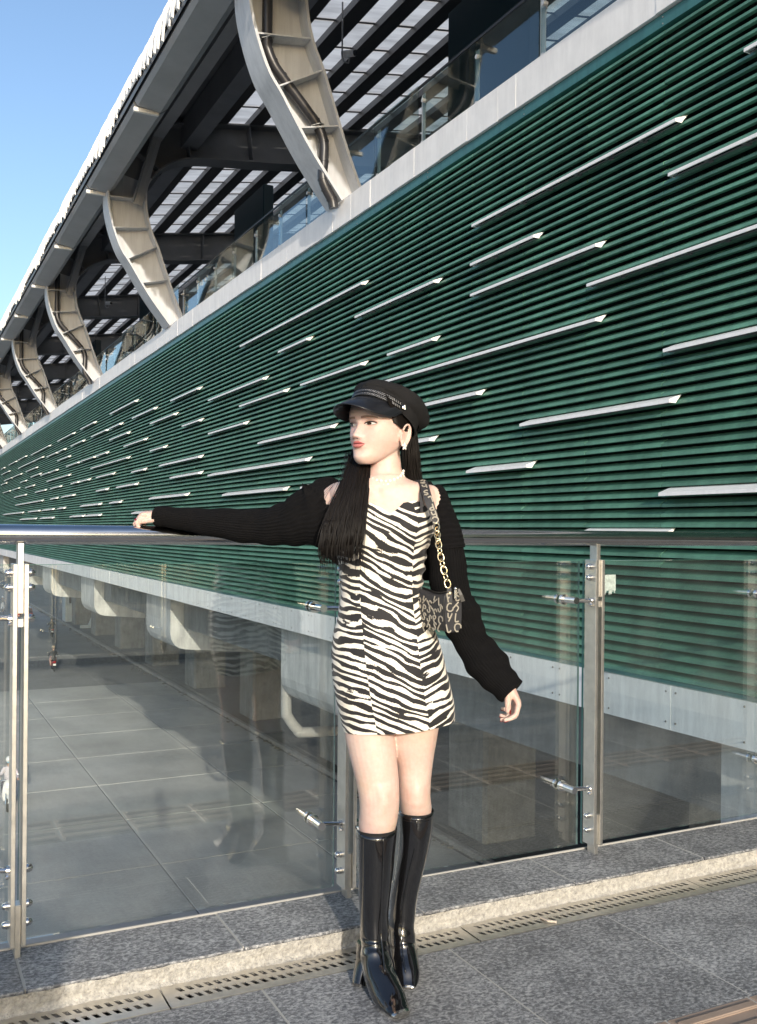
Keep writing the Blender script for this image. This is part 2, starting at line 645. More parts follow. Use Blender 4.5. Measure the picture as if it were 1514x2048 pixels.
# kerb: granite slabs on a rough mortar face
kg = bpy.data.objects.new('kerb', None)
COL.objects.link(kg)
tag(kg, kind='structure')
KZ = .058
km = MB().bbox((.002, 2.757, KZ - .03), (.618, 3.045, KZ), .003).mesh('kerb_slab', M['granite'])
for i in range(21):
    x = TX0 + i * .62
    if x > -3.2 and x + .62 < 6.05:
        inst('kerb_slab', km, kg, (x, random.uniform(-.002, .002), random.uniform(-.001, .001)))
MB().box((-3.2, 2.77, .0), (6.0, 3.04, KZ - .0012)).build('joint_grout', M['grout'], kg)
# mortar face, lumpy
g = MB()
nx, nz = 900, 7
vs = []
for i in range(nx + 1):
    x = -3.0 + 9.0 * i / nx
    for j in range(nz + 1):
        z = -.02 + (KZ - .004 + .02) * j / nz
        lump = noise.noise((x * 14, z * 60, 3)) * .007 + noise.noise((x * 45, z * 90, 8)) * .005
        foot = max(0, 1 - (z + .0) / .016) ** 2 * (.012 + .012 * noise.noise((x * 5, 0, 1)))
        vs.append((x, 2.752 - max(lump, -.004) - foot - .004, z))
fs = [(i * (nz + 1) + j, (i + 1) * (nz + 1) + j, (i + 1) * (nz + 1) + j + 1, i * (nz + 1) + j + 1) for i in range(nx) for j in range(nz)]
g.add(vs, fs)
o = g.build('kerb_face', M['plaster'], kg, smooth='all')
# pale metal trim along the outer kerb edge
MB().bbox((-14, 3.046, KZ - .05), (6.05, 3.056, KZ + .004), .002).build('edge_trim', M['trim'], kg)
# far-side kerb of the bridge (seen mirrored in the glass)
fk = bpy.data.objects.new('far_kerb', None)
COL.objects.link(fk)
tag(fk, kind='structure')
km2 = MB().bbox((.002, -3.70, -.02), (.618, -3.41, KZ), .003).mesh('kerb_slab', M['granite'])
for i in range(14):
    inst('kerb_slab', km2, fk, (TX0 + 4 * .62 + i * .62, 0, 0))

# ------------------------------------------------------------------ drain grate
dr = thing('drain_grate', (1.2, 2.68, 0), 'long stainless drain grate with two rows of slots along the kerb foot', 'drain')
def grate_mesh(L):
    """plate with slanted slots cut through, two rows"""
    p = .0276
    n = int((L - .05) / p)
    off = (L - n * p) / 2
    w = .138
    b = MB()
    rows = [(.030, .056), (.078, .104)]
    z = 0.0
    sk = .010
    bands = [(0, .030, None), (.030, .056, 0), (.056, .078, None), (.078, .104, 1), (.104, w, None)]
    for (y0, y1, r) in bands:
        if r is None:
            b.box((0, y0, z - .003), (L, y1, z))
        else:
            # solid webs between slots (slots lean)
            shift = 0 if r == 0 else p * .5
            def web(xa, xb, lean0=True, lean1=True):
                a0 = xa - (sk / 2 if lean0 else 0)
                a1 = xa + (sk / 2 if lean0 else 0)
                c0 = xb - (sk / 2 if lean1 else 0)
                c1 = xb + (sk / 2 if lean1 else 0)
                vs = [(a1, y0, z - .003), (c1, y0, z - .003), (c0, y1, z - .003), (a0, y1, z - .003),
                      (a1, y0, z), (c1, y0, z), (c0, y1, z), (a0, y1, z)]
                b.add(vs, [(0, 3, 2, 1), (4, 5, 6, 7), (0, 1, 5, 4), (1, 2, 6, 5), (2, 3, 7, 6), (3, 0, 4, 7)])
            web(0, off + shift, False, True)
            for i in range(n - 1):
                xa = off + shift + i * p + .0140
                web(xa, off + shift + (i + 1) * p)
            web(off + shift + (n - 1) * p + .0140, L, True, False)
    b.box((0, -.006, -.04), (L, 0, .002))
    b.box((0, w, -.04), (L, w + .006, .001))
    return b.mesh('grate_plate', M['steel'])
gm = grate_mesh(.995)
x = 1.69 - 3.0
while x < 5.0:
    inst('grate_plate', gm, dr, (x - 1.2, 2.609 - 2.68, .001 + random.uniform(-.001, .001)))
    x += 1.0
o = MB().box((-3, 2.607, -.0295), (6, 2.75, -.026)).build('channel', M['black'], dr)
st = MB().tube([on_z(1082, 1836, .006), on_z(1096, 1842, .009), on_z(1113, 1844, .006)], [.0035, .004, .0035], 8).build(
    'wood_stick', mat('pale_wood', (.62, .52, .42), .7), None, True, origin=on_z(1096, 1842, .005))
tag(st, 'short pale stick lying across the drain slots', 'stick')

# ------------------------------------------------------------------ glass railing
POSTX = [.333 + 1.064 * k for k in range(-4, 6)]
def post_parts(rail, x, y, sgn):
    """a post of two plates, bolts and glass-holding arms; sgn=+1: glass beyond (+y)"""
    p = MB()
    z0, z1 = .092, 1.205
    for s in (-1, 1):
        p.bbox((x + s * .0155 - .0065, y - .034, z0), (x + s * .0155 + .0065, y + .034, z1), .0012)
    post = p.build('post', M['steel'], rail)
    for (h0, h1) in ((1.06, 1.266), (KZ - .01, .21), (1.02, 1.045)):
        MB().bbox((x - .0085, y - .022, h0), (x + .0085, y + .022, h1), .001).build('centre_bar', M['steel'], post)
    for z in (1.19 - .012, 1.135, .205, .150):
        for s in (-1, 1):
            b = MB().tube([(x + s * .022, y, z), (x + s * .031, y, z), (x + s * .0315, y, z), (x + s * .038, y, z), (x + s * .042, y, z), (x + s * .044, y, z)], [.0125, .0125, .0105, .0100, .0065, .002], 12)
            b.build('bolt', M['steel_polish'], post, True)
    for z in (1.045, .31):
        MB().tube([(x + .022, y - .004, z), (x + .032, y - .004, z), (x + .040, y - .004, z), (x + .043, y - .004, z)], [.0125, .0125, .010, .003], 12).build('end_cap', M['steel_polish'], post, True)
        a = MB()
        for s in (-1,):
            gx = x + s * .098
            a.cyl((x + s * .02, y - sgn * .004, z), (gx, y + sgn * .020, z + .002), .0085, 12)
            a.cyl((x + s * .02, y - sgn * .004, z), (x + s * .03, y - sgn * .002, z), .0135, 12)
            a.ball((x + s * .028, y - sgn * .012, z - .016), .008, 8, 5)
            a.cyl((gx, y - sgn * .012, z + .002), (gx, y + sgn * .075, z + .002), .0135, 16)
            a.cyl((gx, y + sgn * .060, z + .002), (gx, y + sgn * .0735, z + .002), .021, 18)
            a.cyl((gx, y + sgn * .096, z + .002), (gx, y + sgn * .108, z + .002), .020, 18)
        a.build('glass_clamp', M['steel_polish'], post, 30)

def railing(name, y, sgn, label, xs, group=None):
    r = thing(name, (xs[0], y, KZ), label, 'railing', group)
    MB().tube([(xs[0] - .6, y, 1.294), (min(xs[-1] + .6, 6.04), y, 1.287)], .0295, 40).build('handrail', M['steel_rail'], r, 30)
    for x in xs:
        post_parts(r, x, y, sgn)
    gy = y + sgn * .085
    for a, b in zip(xs[:-1], xs[1:]):
        g = MB()
        lo, hi = min(gy - .006, gy + .006), max(gy - .006, gy + .006)
        x0, x1 = a + .012, b - .012
        g.box((x0, lo, .066), (x1, hi, 1.198))
        pane = g.build('glass_pane', M['glass'], r)
        # polished edges read green
        e = MB()
        for xx in (x0 - .0012, x1 + .0002):
            e.box((xx, lo + .001, .0665), (xx + .001, hi - .001, 1.1975))
        e.box((x0, lo + .001, 1.1985), (x1, hi - .001, 1.1993))
        e.build('pane_edge', M['glass_edge'], pane)
    return r
near_rail = railing('glass_railing', 3.0, 1, 'stainless handrail with clear glass panels the woman leans on', POSTX)
far_rail = railing('glass_railing', -3.55, -1, 'far glass railing of the footbridge seen mirrored in the near panels', POSTX[:8])
ub = thing('shadow_box', (-1.06, -2.5, 0), 'added unseen grey block behind the viewpoint that casts the corner shadow', 'shadow caster')  # added out of view only to throw a shadow on the kerb corner
MB().bbox((-1.30, -2.65, .0), (-.82, -2.35, 1.78), .01).build('shadow_box_body', M['grey_steel'], ub)
MB().bbox((-1.32, -2.67, 1.78), (-.80, -2.33, 1.83), .01).build('shadow_box_top', M['grey_steel'], ub)
# torn sticker on the right pane
sp = at(1229, 1166, 3.93)
c = Vector((2.60, 3.0785, 1.105))
g = MB()
ns = 16
for i in range(ns):
    x0 = -.032 + .064 * i / ns
    x1 = x0 + .064 / ns
    zb = -.034 + random.uniform(-.012, .008)
    g.box((c.x + x0, 3.0776, c.z + zb), (c.x + x1 - .0002, 3.0786, c.z + .036))
tag(g.build('torn_sticker', mat('torn_sticker_film', (.42, .50, .47), .7, var=.4, vscale=60), None, origin=c),
    'torn translucent sticker on the glass beside the right post', 'sticker')

# ================================================================== STATION BUILDING
D = 6.2
ROW = .0911
NROW = 65
JX0, JL = 6.65, 1.08
YEND = 100
YS = -28
stn = thing('station_building', (D, 20, ROADZ), 'long elevated station with green louvred wall and curved steel canopy columns', 'station')

# ---- louvre slats
prof = [(0, 0), (0, .025), (.085, .074), (.085, .068), (.007, .020), (.007, .004), (.045, .004), (.045, 0)]
def slat_prof(dx=0, dz=0):
    return [(D + x + dx, z + dz) for x, z in prof]
sm = MB().prism_y(slat_prof(), .0035, JL - .0035).mesh('slat', M['slat'], origin=(D, 0, 0))
rest = MB()
rs = random.Random(3)
for k in range(-32, 90):
    y0 = JX0 + k * JL
    for i in range(NROW):
        z = i * ROW
        if -10 <= k <= -5 and i < 30: continue      # the doorway where the footbridge enters
        part = (k in (-1, 0, 1, 2)) or (k == 3 and i < 40)
        if part:
            inst('slat', sm, stn, (rs.gauss(0, .0014), y0 - 20, z - ROADZ + rs.gauss(0, .0012)), (0, rs.gauss(0, .010), rs.gauss(0, .0009)))
        elif k < 26:
            rest.prism_y(slat_prof(rs.gauss(0, .0014), z + rs.gauss(0, .0012)), y0 + .0035, y0 + JL - .0035)
for k in range(26, 90, 4):
    y0 = JX0 + k * JL
    for i in range(NROW):
        rest.prism_y(slat_prof(0, i * ROW), y0 + .003, y0 + 4 * JL - .003)
tag(rest.build('slat_rows', M['slat'], stn), kind='stuff')
# cavity behind the slats, with faint brackets
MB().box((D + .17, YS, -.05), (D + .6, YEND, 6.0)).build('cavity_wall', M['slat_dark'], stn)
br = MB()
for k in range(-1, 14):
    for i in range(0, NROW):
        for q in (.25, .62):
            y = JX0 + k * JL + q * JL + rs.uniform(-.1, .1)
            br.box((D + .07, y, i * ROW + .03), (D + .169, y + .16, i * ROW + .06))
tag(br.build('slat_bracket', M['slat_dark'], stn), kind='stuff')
MB().prism_y([(D + .02, 5.925), (D + .02, 6.04), (D + .10, 6.04), (D + .10, 5.915)], YS, YEND).build('header_strip', M['header'], stn)
for k in range(-4, 30):
    y = JX0 + k * JL * 2
    if y < 1 or y > 60: continue
    b = MB()
    for zz in (5.95, 6.01):
        b.ball((D + .019, y + .05, zz), .008, 6, 4)
    b.build('rivet_pair', M['steel'], stn)
MB().prism_y([(D + .01, -.045), (D + .0, -.005), (D + .09, .02), (D + .09, -.045)], YS, YEND).build('sill_strip', M['header'], stn)

# ---- white light fins clipped over the slats
C5 = lambda x, y: (1000 + x / 2.926, 400 + y / 2.926)
C6 = lambda x, y: (400 + x / 2.523, 500 + y / 2.523)
C7 = lambda x, y: (x / 3.605, 780 + y / 3.605)
I = lambda x, y: (x, y)
fins = [(I, 943, 457, 1350, 250), (I, 940, 532, 1066, 478), (I, 940, 597, 1190, 493), (I, 1173, 573, 1720, 375), (I, 709, 783, 1190, 645),
        (I, 1326, 701, 1700, 600), (I, 1039, 849, 1338, 803), (I, 835, 818, 952, 791), (I, 1317, 985, 1640, 977), (I, 1158, 1063, 1326, 1067),
        (I, 1336, 351, 1760, 170), (I, 1488, 102, 1800, -60), (I, 932, 942, 1052, 929), (I, 800, 893, 858, 880), (I, 1700, 870, 1900, 850)]
for t in [(200, 494, 812, 184), (780, 349, 1178, 174), (393, 522, 535, 462), (943, 542, 1168, 462), (505, 687, 810, 586), (40, 766, 315, 659),
          (197, 790, 420, 721), (40, 929, 218, 879), (290, 974, 658, 890), (38, 1136, 530, 1057), (110, 1236, 418, 1204), (505, 1198, 660, 1190)]:
    fins.append((C6, *t))
for t in [(790, 177, 970, 89), (950, 207, 1105, 141), (1080, 247, 1250, 183), (1310, 264, 1430, 228), (577, 287, 672, 241), (787, 280, 860, 248),
          (655, 337, 760, 294), (787, 360, 913, 311), (412, 366, 522, 315), (890, 404, 1035, 358), (1078, 438, 1175, 408), (508, 403, 592, 369),
          (222, 467, 350, 404), (335, 481, 402, 454), (412, 444, 458, 428), (412, 508, 490, 479), (572, 513, 672, 484), (692, 473, 760, 452),
          (475, 548, 557, 519), (652, 559, 912, 487), (1145, 541, 1430, 478), (945, 586, 1030, 567), (335, 656, 490, 609), (690, 644, 805, 618),
          (1222, 652, 1428, 618), (572, 669, 632, 657), (508, 688, 555, 674), (835, 716, 970, 690), (690, 741, 760, 729), (360, 721, 428, 704),
          (250, 746, 320, 732), (1072, 800, 1332, 772), (440, 781, 522, 768), (785, 828, 855, 817), (575, 846, 710, 830), (360, 794, 402, 787),
          (180, 823, 297, 802), (500, 921, 590, 912), (610, 916, 710, 907), (945, 902, 1060, 889), (412, 864, 455, 857), (300, 871, 375, 864),
          (200, 886, 275, 877), (130, 511, 180, 489), (60, 549, 110, 524), (130, 566, 238, 525), (240, 516, 300, 496), (185, 596, 257, 570),
          (220, 633, 282, 614), (290, 613, 350, 592), (355, 593, 402, 574), (85, 631, 145, 614), (145, 669, 180, 652), (180, 701, 235, 685),
          (90, 726, 130, 714), (100, 776, 178, 762), (110, 831, 180, 822), (140, 936, 250, 930), (285, 933, 372, 924), (95, 891, 158, 884),
          (20, 901, 95, 892), (1228, 82, 1420, 2), (30, 660, 80, 640), (20, 745, 65, 730), (10, 610, 60, 595), (5, 690, 40, 680), (5, 570, 25, 563)]:
    fins.append((C7, *t))
FX = D - .105
for (cv, xa, ya, xb, yb) in fins:
    pa, pb = cv(xa, ya), cv(xb, yb)
    A, B = on_x(*pa, FX), on_x(*pb, FX)
    y1, y0 = A.y, B.y
    if y0 < 1: y0 = 1.2
    i = round(((A.z + B.z) / 2 - .004) / ROW)
    z = i * ROW + .004
    f = MB()
    sh = [(FX, z), (FX, z + .030), (D + .045, z + .085), (D + .045, z + .078), (FX + .012, z + .022), (FX + .012, z)]
    L = y1 - y0
    nseg = max(1, round(L / 2.16))
    for s_ in range(nseg):
        f.prism_y(sh, y0 + L * s_ / nseg + .003, y0 + L * (s_ + 1) / nseg - .003)
    cap = [(FX + .0005, z + .0005), (FX + .0005, z + .029), (D + .042, z + .083), (D - .01, z + .03), (D - .03, z + .0005)]
    f.prism_y(cap, y0 - .004, y0 + .002)
    f.prism_y(cap, y1 - .002, y1 + .004)
    f.m = 1
    nr = max(1, int(L / .5))
    for q in range(1, nr + 1):
        yy = y0 + L * q / (nr + 1)
        f.prism_y([(FX + .012, z + .003), (FX + .012, z + .018), (D + .0, z + .06), (D + .0, z + .003)], yy - .02, yy + .02)
    f.box((D - .045, y0, z + .003), (D - .035, y1, z + .012))
    f.build('light_fin', [M['fin'], M['fin_in']], stn)

# ---- lower white fascia, upper parapet
fas = [6.49 + 1.66 * k for k in range(-21, 57)]
for a, b in zip(fas[:-1], fas[1:]):
    p = MB().bbox((D - .012 + rs.gauss(0, .002), a + .0015, -.44), (D + .05, b - .0015, -.046), .0015)
    p.m = 1
    if a < 20:
        for (yy, zz) in ((.06, -.10), (.06, -.37), (.83, -.09), (.83, -.38), (1.6, -.10), (1.6, -.37)):
            p.ball((D - .014, a + yy, zz), .010, 6, 4)
    p.m = 0
    p.build('fascia_panel', [M['white_panel'], M['joint']], stn)
MB().box((D + .051, YS, -.435), (D + .3, YEND, -.05)).build('fascia_backing', M['joint'], stn)
pj = [YS, -18.0, -8.0, 1.0, 4.5, 6.75, 8.97, 9.33, 10.0, 10.66, 11.33]
while pj[-1] < YEND:
    pj.append(pj[-1] + .667 * rs.choice((1, 1, 1, 2)))
for a, b in zip(pj[:-1], pj[1:]):
    MB().bbox((D - .02 + rs.gauss(0, .003), a + .0012, 6.045 + rs.gauss(0, .004)), (D + .12, b - .0012, 6.44), .002).build('parapet_panel', M['parapet'], stn)
MB().box((D + .121, YS, 6.041), (D + .45, YEND, 6.425)).build('parapet_core', M['joint'], stn)
MB().box((D + .45, YS, 5.6), (16, YEND, 6.3)).build('platform_slab', M['concrete_dark'], stn)

# ---- curved columns and rafters
pair = [((6.17, 6.43), (6.53, 6.43)), ((5.63, 7.13), (6.22, 7.15)), ((5.18, 7.83), (5.95, 7.90)), ((4.96, 8.15), (5.80, 8.32)),
        ((4.78, 8.60), (5.63, 8.70)), ((4.66, 9.08), (5.53, 9.1)), ((4.63, 9.45), (5.50, 9.5)), ((4.66, 9.95), (5.54, 9.82)),
        ((4.85, 10.5), (5.75, 10.17)), ((5.3, 11.0), (6.05, 10.44)), ((5.9, 11.35), (6.5, 10.66)), ((7.0, 11.6), (7.2, 10.8)),
        ((8.9, 11.9), (9.1, 11.02)), ((12, 12.35), (12, 11.45)), ((16, 12.9), (16, 12.0))]
oc = spline([p[0] for p in pair], 85)
ic = spline([p[1] for p in pair], 85)
def plate_along(curve, y0, y1, th, side):
    """flange: strip of the curve, thickness th towards `side`"""
    n = len(curve)
    r = []
    for i, c in enumerate(curve):
        t = curve[min(i + 1, n - 1)] - curve[max(i - 1, 0)]
        t = t / np.linalg.norm(t)
        nn = np.array([-t[1], t[0]]) * side
        d = c + nn * th
        r.append([(c[0], y0, c[1]), (c[0], y1, c[1]), (d[0], y1, d[1]), (d[0], y0, d[1])])
    return r
M['rafter'] = mat('dark_rafter_steel', (.19, .195, .205), rough=.45, var=.1)  # darker tone for the upper stretch of each column
FY = [13.86 + 10.35 * k for k in range(-4, 9)]
pipes = [(4.95, 9.95), (4.94, 9.3), (4.94, 8.62), (4.96, 8.48), (5.06, 8.28), (5.22, 8.10), (5.60, 7.71), (5.78, 7.50), (5.87, 7.28), (5.87, 7.0), (5.86, 6.74), (5.92, 6.58), (6.02, 6.42), (6.05, 6.30)]
meshes = {}
web = MB()
w = .022
rings = []
for o_, i_ in zip(oc, ic):
    rings.append([(o_[0], -w, o_[1]), (i_[0], -w, i_[1]), (i_[0], w, i_[1]), (o_[0], w, o_[1])])
web.loft(rings)
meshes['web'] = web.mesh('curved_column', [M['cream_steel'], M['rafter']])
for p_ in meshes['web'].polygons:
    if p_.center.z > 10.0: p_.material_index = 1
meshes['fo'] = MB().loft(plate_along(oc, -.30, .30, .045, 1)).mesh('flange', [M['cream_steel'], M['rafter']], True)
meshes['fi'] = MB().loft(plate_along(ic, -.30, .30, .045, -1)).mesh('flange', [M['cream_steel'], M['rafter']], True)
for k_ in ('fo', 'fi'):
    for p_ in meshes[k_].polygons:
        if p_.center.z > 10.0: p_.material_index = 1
stf = [((4.64, 9.40), (5.505, 9.46)), ((4.745, 8.66), (5.61, 8.78)), ((5.10, 7.95), (5.80, 8.34)), ((5.46, 7.40), (6.10, 7.55)), ((6.5, 11.47), (6.65, 10.7)), ((8.2, 11.78), (8.3, 10.93)), ((5.05, 10.75), (5.86, 10.27)), ((10, 12.04), (10, 11.15))]
sts = []
for (a, b) in stf:
    a, b = np.array(a), np.array(b)
    t = (b - a) / np.linalg.norm(b - a)
    n_ = np.array([-t[1], t[0]]) * .011
    q = MB().prism_y([tuple(a + n_), tuple(b + n_), tuple(b - n_), tuple(a - n_)], -.285, -w)
    q.prism_y([tuple(a + n_), tuple(b + n_), tuple(b - n_), tuple(a - n_)], w, .285)
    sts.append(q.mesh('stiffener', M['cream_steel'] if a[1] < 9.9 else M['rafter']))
pp_ = spline([(x, -.19, z) for x, z in pipes], 60)
pm = MB().tube([tuple(p) for p in pp_], .078, 18)
for j in (0, 9, 17, 22, 30, 36, 41, 46, 50, 54):
    d_ = Vector(pp_[j + 1]) - Vector(pp_[j])
    pm.cyl(Vector(pp_[j]) - d_ * .25, Vector(pp_[j]) + d_ * .25, .085, 18)
pm = pm.mesh('drain_pipe', M['pipe_black'], 35)
clm = MB()
for (x, z) in ((4.94, 8.66), (5.76, 7.52)):
    clm.tube([(x - .10, -.03, z - .03), (x - .10, -.24, z - .03), (x, -.285, z), (x + .09, -.25, z + .02), (x + .1, -.03, z + .03)], .008, 6)
clm = clm.mesh('pipe_clamp', M['steel'])
strut = MB()
strut.tube([(5.78, -.42, 11.05), (5.30, -.40, 9.25)], [(.02, .10)] * 2, 4, ref=(1, 0, 0))
strut.tube([(5.66, -.40, 11.05), (5.18, -.38, 9.30)], [(.05, .03)] * 2, 4, ref=(1, 0, 0))
strut = strut.mesh('hanger_strut', M['grey_steel'])
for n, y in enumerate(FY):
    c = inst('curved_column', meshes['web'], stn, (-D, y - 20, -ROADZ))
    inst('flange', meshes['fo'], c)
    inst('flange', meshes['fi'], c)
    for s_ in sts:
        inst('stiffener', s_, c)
    if n != 5:
        inst('drain_pipe', pm, c)
        inst('pipe_clamp', clm, c)
    inst('hanger_strut', strut, c)

# ---- canopy roof
dk = [(4.10, 9.70), (4.18, 10.05), (4.42, 10.55), (4.8, 10.98), (5.4, 11.36), (6.2, 11.66), (7.5, 11.95)]
dk = [tuple(p) for p in spline(dk, 25)]
MB().loft([[(x, YS, z), (x, YEND, z), (x - .02, YEND, z + .05), (x - .02, YS, z + .05)] for x, z in dk]).build('roof_deck', M['roof_dark'], stn, True)
top = [(x - .05, z + .11) for x, z in dk]
MB().loft([[(x, YS, z), (x, YEND, z), (x - .012, YEND, z + .02), (x - .012, YS, z + .02)] for x, z in top]).build('roof_skin', M['roof_white'], stn, True)
rb = lambda x: 11.7 + .16 * (x - 7.4)
for x in (7.4, 8.37, 9.3, 10.22, 11.2, 12.15, 13.1, 14.1):
    MB().prism_y([(x - .20, rb(x - .2)), (x + .20, rb(x + .2)), (x + .17, rb(x) + .17), (x - .17, rb(x) + .17)], YS, YEND).build('purlin', M['purlin'], stn)
MB().box((5.64, YS, 11.0), (5.92, YEND, 11.40)).build('eave_beam', M['grey_steel'], stn)
MB().box((6.45, YS, 10.98), (6.85, YEND, 11.66)).build('edge_beam', M['roof_dark'], stn)
# translucent sheets, lapped like shingles
PL = 1.18
yy = YS + .5
shm = MB().add([(7.3, 0, rb(7.3) + .24), (15.5, 0, rb(15.5) + .24), (15.5, PL + .1, rb(15.5) + .20), (7.3, PL + .1, rb(7.3) + .20)], [(0, 1, 2, 3)]).mesh('roof_light_panel', M['skylight'])
jm = MB().box((7.3, -.03, rb(7.3) + .26), (7.31, .0, rb(7.3) + .27))
jm = MB().add([(7.3, -.02, rb(7.3) + .17), (15.5, -.02, rb(15.5) + .17), (15.5, .02, rb(15.5) + .17), (7.3, .02, rb(7.3) + .17),
               (7.3, -.02, rb(7.3) + .195), (15.5, -.02, rb(15.5) + .195), (15.5, .02, rb(15.5) + .195), (7.3, .02, rb(7.3) + .195)],
              [(0, 3, 2, 1), (4, 5, 6, 7), (0, 1, 5, 4), (1, 2, 6, 5), (2, 3, 7, 6), (3, 0, 4, 7)]).mesh('panel_batten', M['purlin'])
while yy < YEND - 2:
    p = inst('roof_light_panel', shm, stn, (-D, yy - 20, -ROADZ))
    inst('panel_batten', jm, p)
    yy += PL
# eave: grey gutter box, white brackets and the ribbed sheet ends
for k in range(-6, 19):
    a = 3.51 + 5.175 * k
    dz = rs.uniform(-.03, .03)
    MB().prism_y([(4.14, 9.66 + dz), (4.20, 9.58 + dz), (4.64, 9.52), (4.78, 9.62), (4.78, 10.4), (4.45, 10.4), (4.24, 10.05)], a + .06, a + 5.115).build('gutter_box', M['grey_steel'], stn)
    MB().bbox((4.13, a - .04, 9.47), (4.63, a + .04, 9.56), .01).build('eave_bracket', M['roof_white'], stn)
ribs = []
for q in range(6):
    drop = q * .06
    path = [(4.06 - .03 * q / 5, 9.86 - drop), (4.09, 10.1), (4.33, 10.62), (4.72, 11.1), (5.3, 11.48)]
    b = MB().loft([[(x, -.045, z), (x, .045, z), (x - .035, .035, z + .02), (x - .035, -.035, z + .02)] for x, z in [tuple(p) for p in spline(path, 10)]])
    ribs.append(b.mesh('roof_rib', M['roof_white']))
for i in range(300):
    y = 4 + i * .30
    ph = ((y - 3.5) / 5.175) % 1.0
    q = int(5 * (1 - abs(2 * ph - 1)) ** 1.2 + .5)
    q = max(0, min(5, q + rs.choice((-1, 0, 0, 0, 1))))
    inst('roof_rib', ribs[q], stn, (-D + rs.gauss(0, .008), y - 20, -ROADZ))
# boards hung under the roof
for y in (12.0, 23.7, 35.4, 47.0):
    MB().bbox((8.5, y, 6.3), (8.78, y + 2.4, 10.28), .02).build('hanging_board', M['teal_board'], stn)
MB().box((15, YS, 6.3), (15.1, YEND, 12.6)).build('far_screen', M['teal_board'], stn)
# ---- glass balustrade on the parapet
BX = 6.63
posts = [10.57 + 1.41 * k for k in range(-5, 60)]
pst = MB().bbox((BX + .05, -.05, 6.40), (BX + .065, .05, 7.52), .003)
for zz in (6.75, 7.35):
    pst.cyl((BX + .055, -.07, zz), (BX + .0, -.10, zz + .03), .012, 8)
    pst.cyl((BX - .03, -.10, zz + .03), (BX + .03, -.10, zz + .03), .03, 12)
for zz in (7.44, 7.48, 7.40):
    pst.cyl((BX + .045, 0, zz), (BX + .05, 0, zz), .014, 8)
pst = pst.mesh('balustrade_post', M['white_panel'])
pan = MB().box((BX, .012, 6.44), (BX + .014, 1.398, 7.60)).mesh('balustrade_pane', M['glass_up'])
for y in posts:
    inst('balustrade_post', pst, stn, (-D, y - 20, -ROADZ))
    inst('balustrade_pane', pan, stn, (-D, y - 20, -ROADZ), (0, rs.gauss(0, .004), rs.gauss(0, .004)))
MB().box((BX - .004, 3, 7.601), (BX + .020, YEND, 7.635)).build('balustrade_rail', M['purlin'], stn)

# ---- concrete under the station
chp = [(6.45, -.441), (6.45, -1.40), (6.48, -1.56), (6.56, -1.70), (6.68, -1.79), (6.85, -1.83), (15.5, -2.6), (30, -2.6), (30, -.441)]
chm = MB().prism_y(chp, 0, 2.65)
chm = chm.mesh('crosshead_beam', M['concrete'])
dpm = MB().tube([tuple(p) for p in spline([(7.55, -.16, -.5), (7.55, -.16, -1.05), (7.58, -.16, -1.22), (7.70, -.16, -1.36), (7.9, -.16, -1.43), (8.6, -.16, -1.5), (11, -.16, -1.6)], 34)], .12, 14).mesh('drain_pipe', M['pipe_grey'], 40)
dp2 = MB().tube([tuple(p) for p in spline([(6.62, 2.80, -.5), (6.62, 2.80, -2.0), (6.66, 2.8, -2.2), (6.85, 2.8, -2.45), (7.05, 2.8, -2.52), (8.6, 2.8, -2.55)], 30)], .10, 14).mesh('drain_pipe', M['pipe_grey'], 40)
for k in range(-2, 9):
    y = 14.15 + 10.65 * k
    c = inst('crosshead_beam', chm, stn, (-D, y - 20, -ROADZ))
    inst('drain_pipe', dp2 if k == 0 else dpm, c)
    MB().bbox((16.3, y + .2, ROADZ + .1), (18.3, y + 2.45, -2.59), .12).build('pier', M['concrete_dark'], stn)
MB().prism_y([(6.80, -.442), (6.80, -1.25), (7.0, -1.31), (9.6, -1.5), (9.6, -.442)], YS, YEND).build('girder', M['concrete_dark'], stn)
MB().prism_y([(10.2, -.442), (10.2, -2.0), (14.0, -2.05), (14, -.442)], YS, YEND).build('girder', M['concrete_dark'], stn)
MB().box((6.5, YS, -.441), (30, YEND, -.06)).build('floor_slab', M['concrete_dark'], stn)

# ---- CCTV camera on its drop pole, and a second further off
def cctv(px, py, x, label):
    p = on_x(px, py, x)
    t = thing('cctv_camera', (p.x, p.y, p.z), label, 'security camera', 'cameras hanging under the canopy')
    MB().tube([(p.x - .04, p.y, rb(p.x) + .1), (p.x - .04, p.y, p.z - .1), (p.x, p.y, p.z - .19), (p.x + .10, p.y, p.z - .19), (p.x + .12, p.y, p.z - .08)], .018, 8).build('drop_pole', M['grey_steel'], t, True)
    q = MB().tube([(p.x + .02, p.y + .12, p.z + .02), (p.x + .18, p.y - .10, p.z - .01)], [(.07, .06)] * 2, 12)
    q.build('housing', M['white_panel'], t, 40)
    MB().cyl((p.x + .181, p.y - .101, p.z - .01), (p.x + .20, p.y - .125, p.z - .014), .055, 14).build('lens', M['black'], t, 40)
    return t
cctv(688, 105, 8.0, 'grey security camera on a drop pole beside the nearest curved column')
cctv(212, 606, 7.9, 'small security camera hanging far off beside the second curved column')

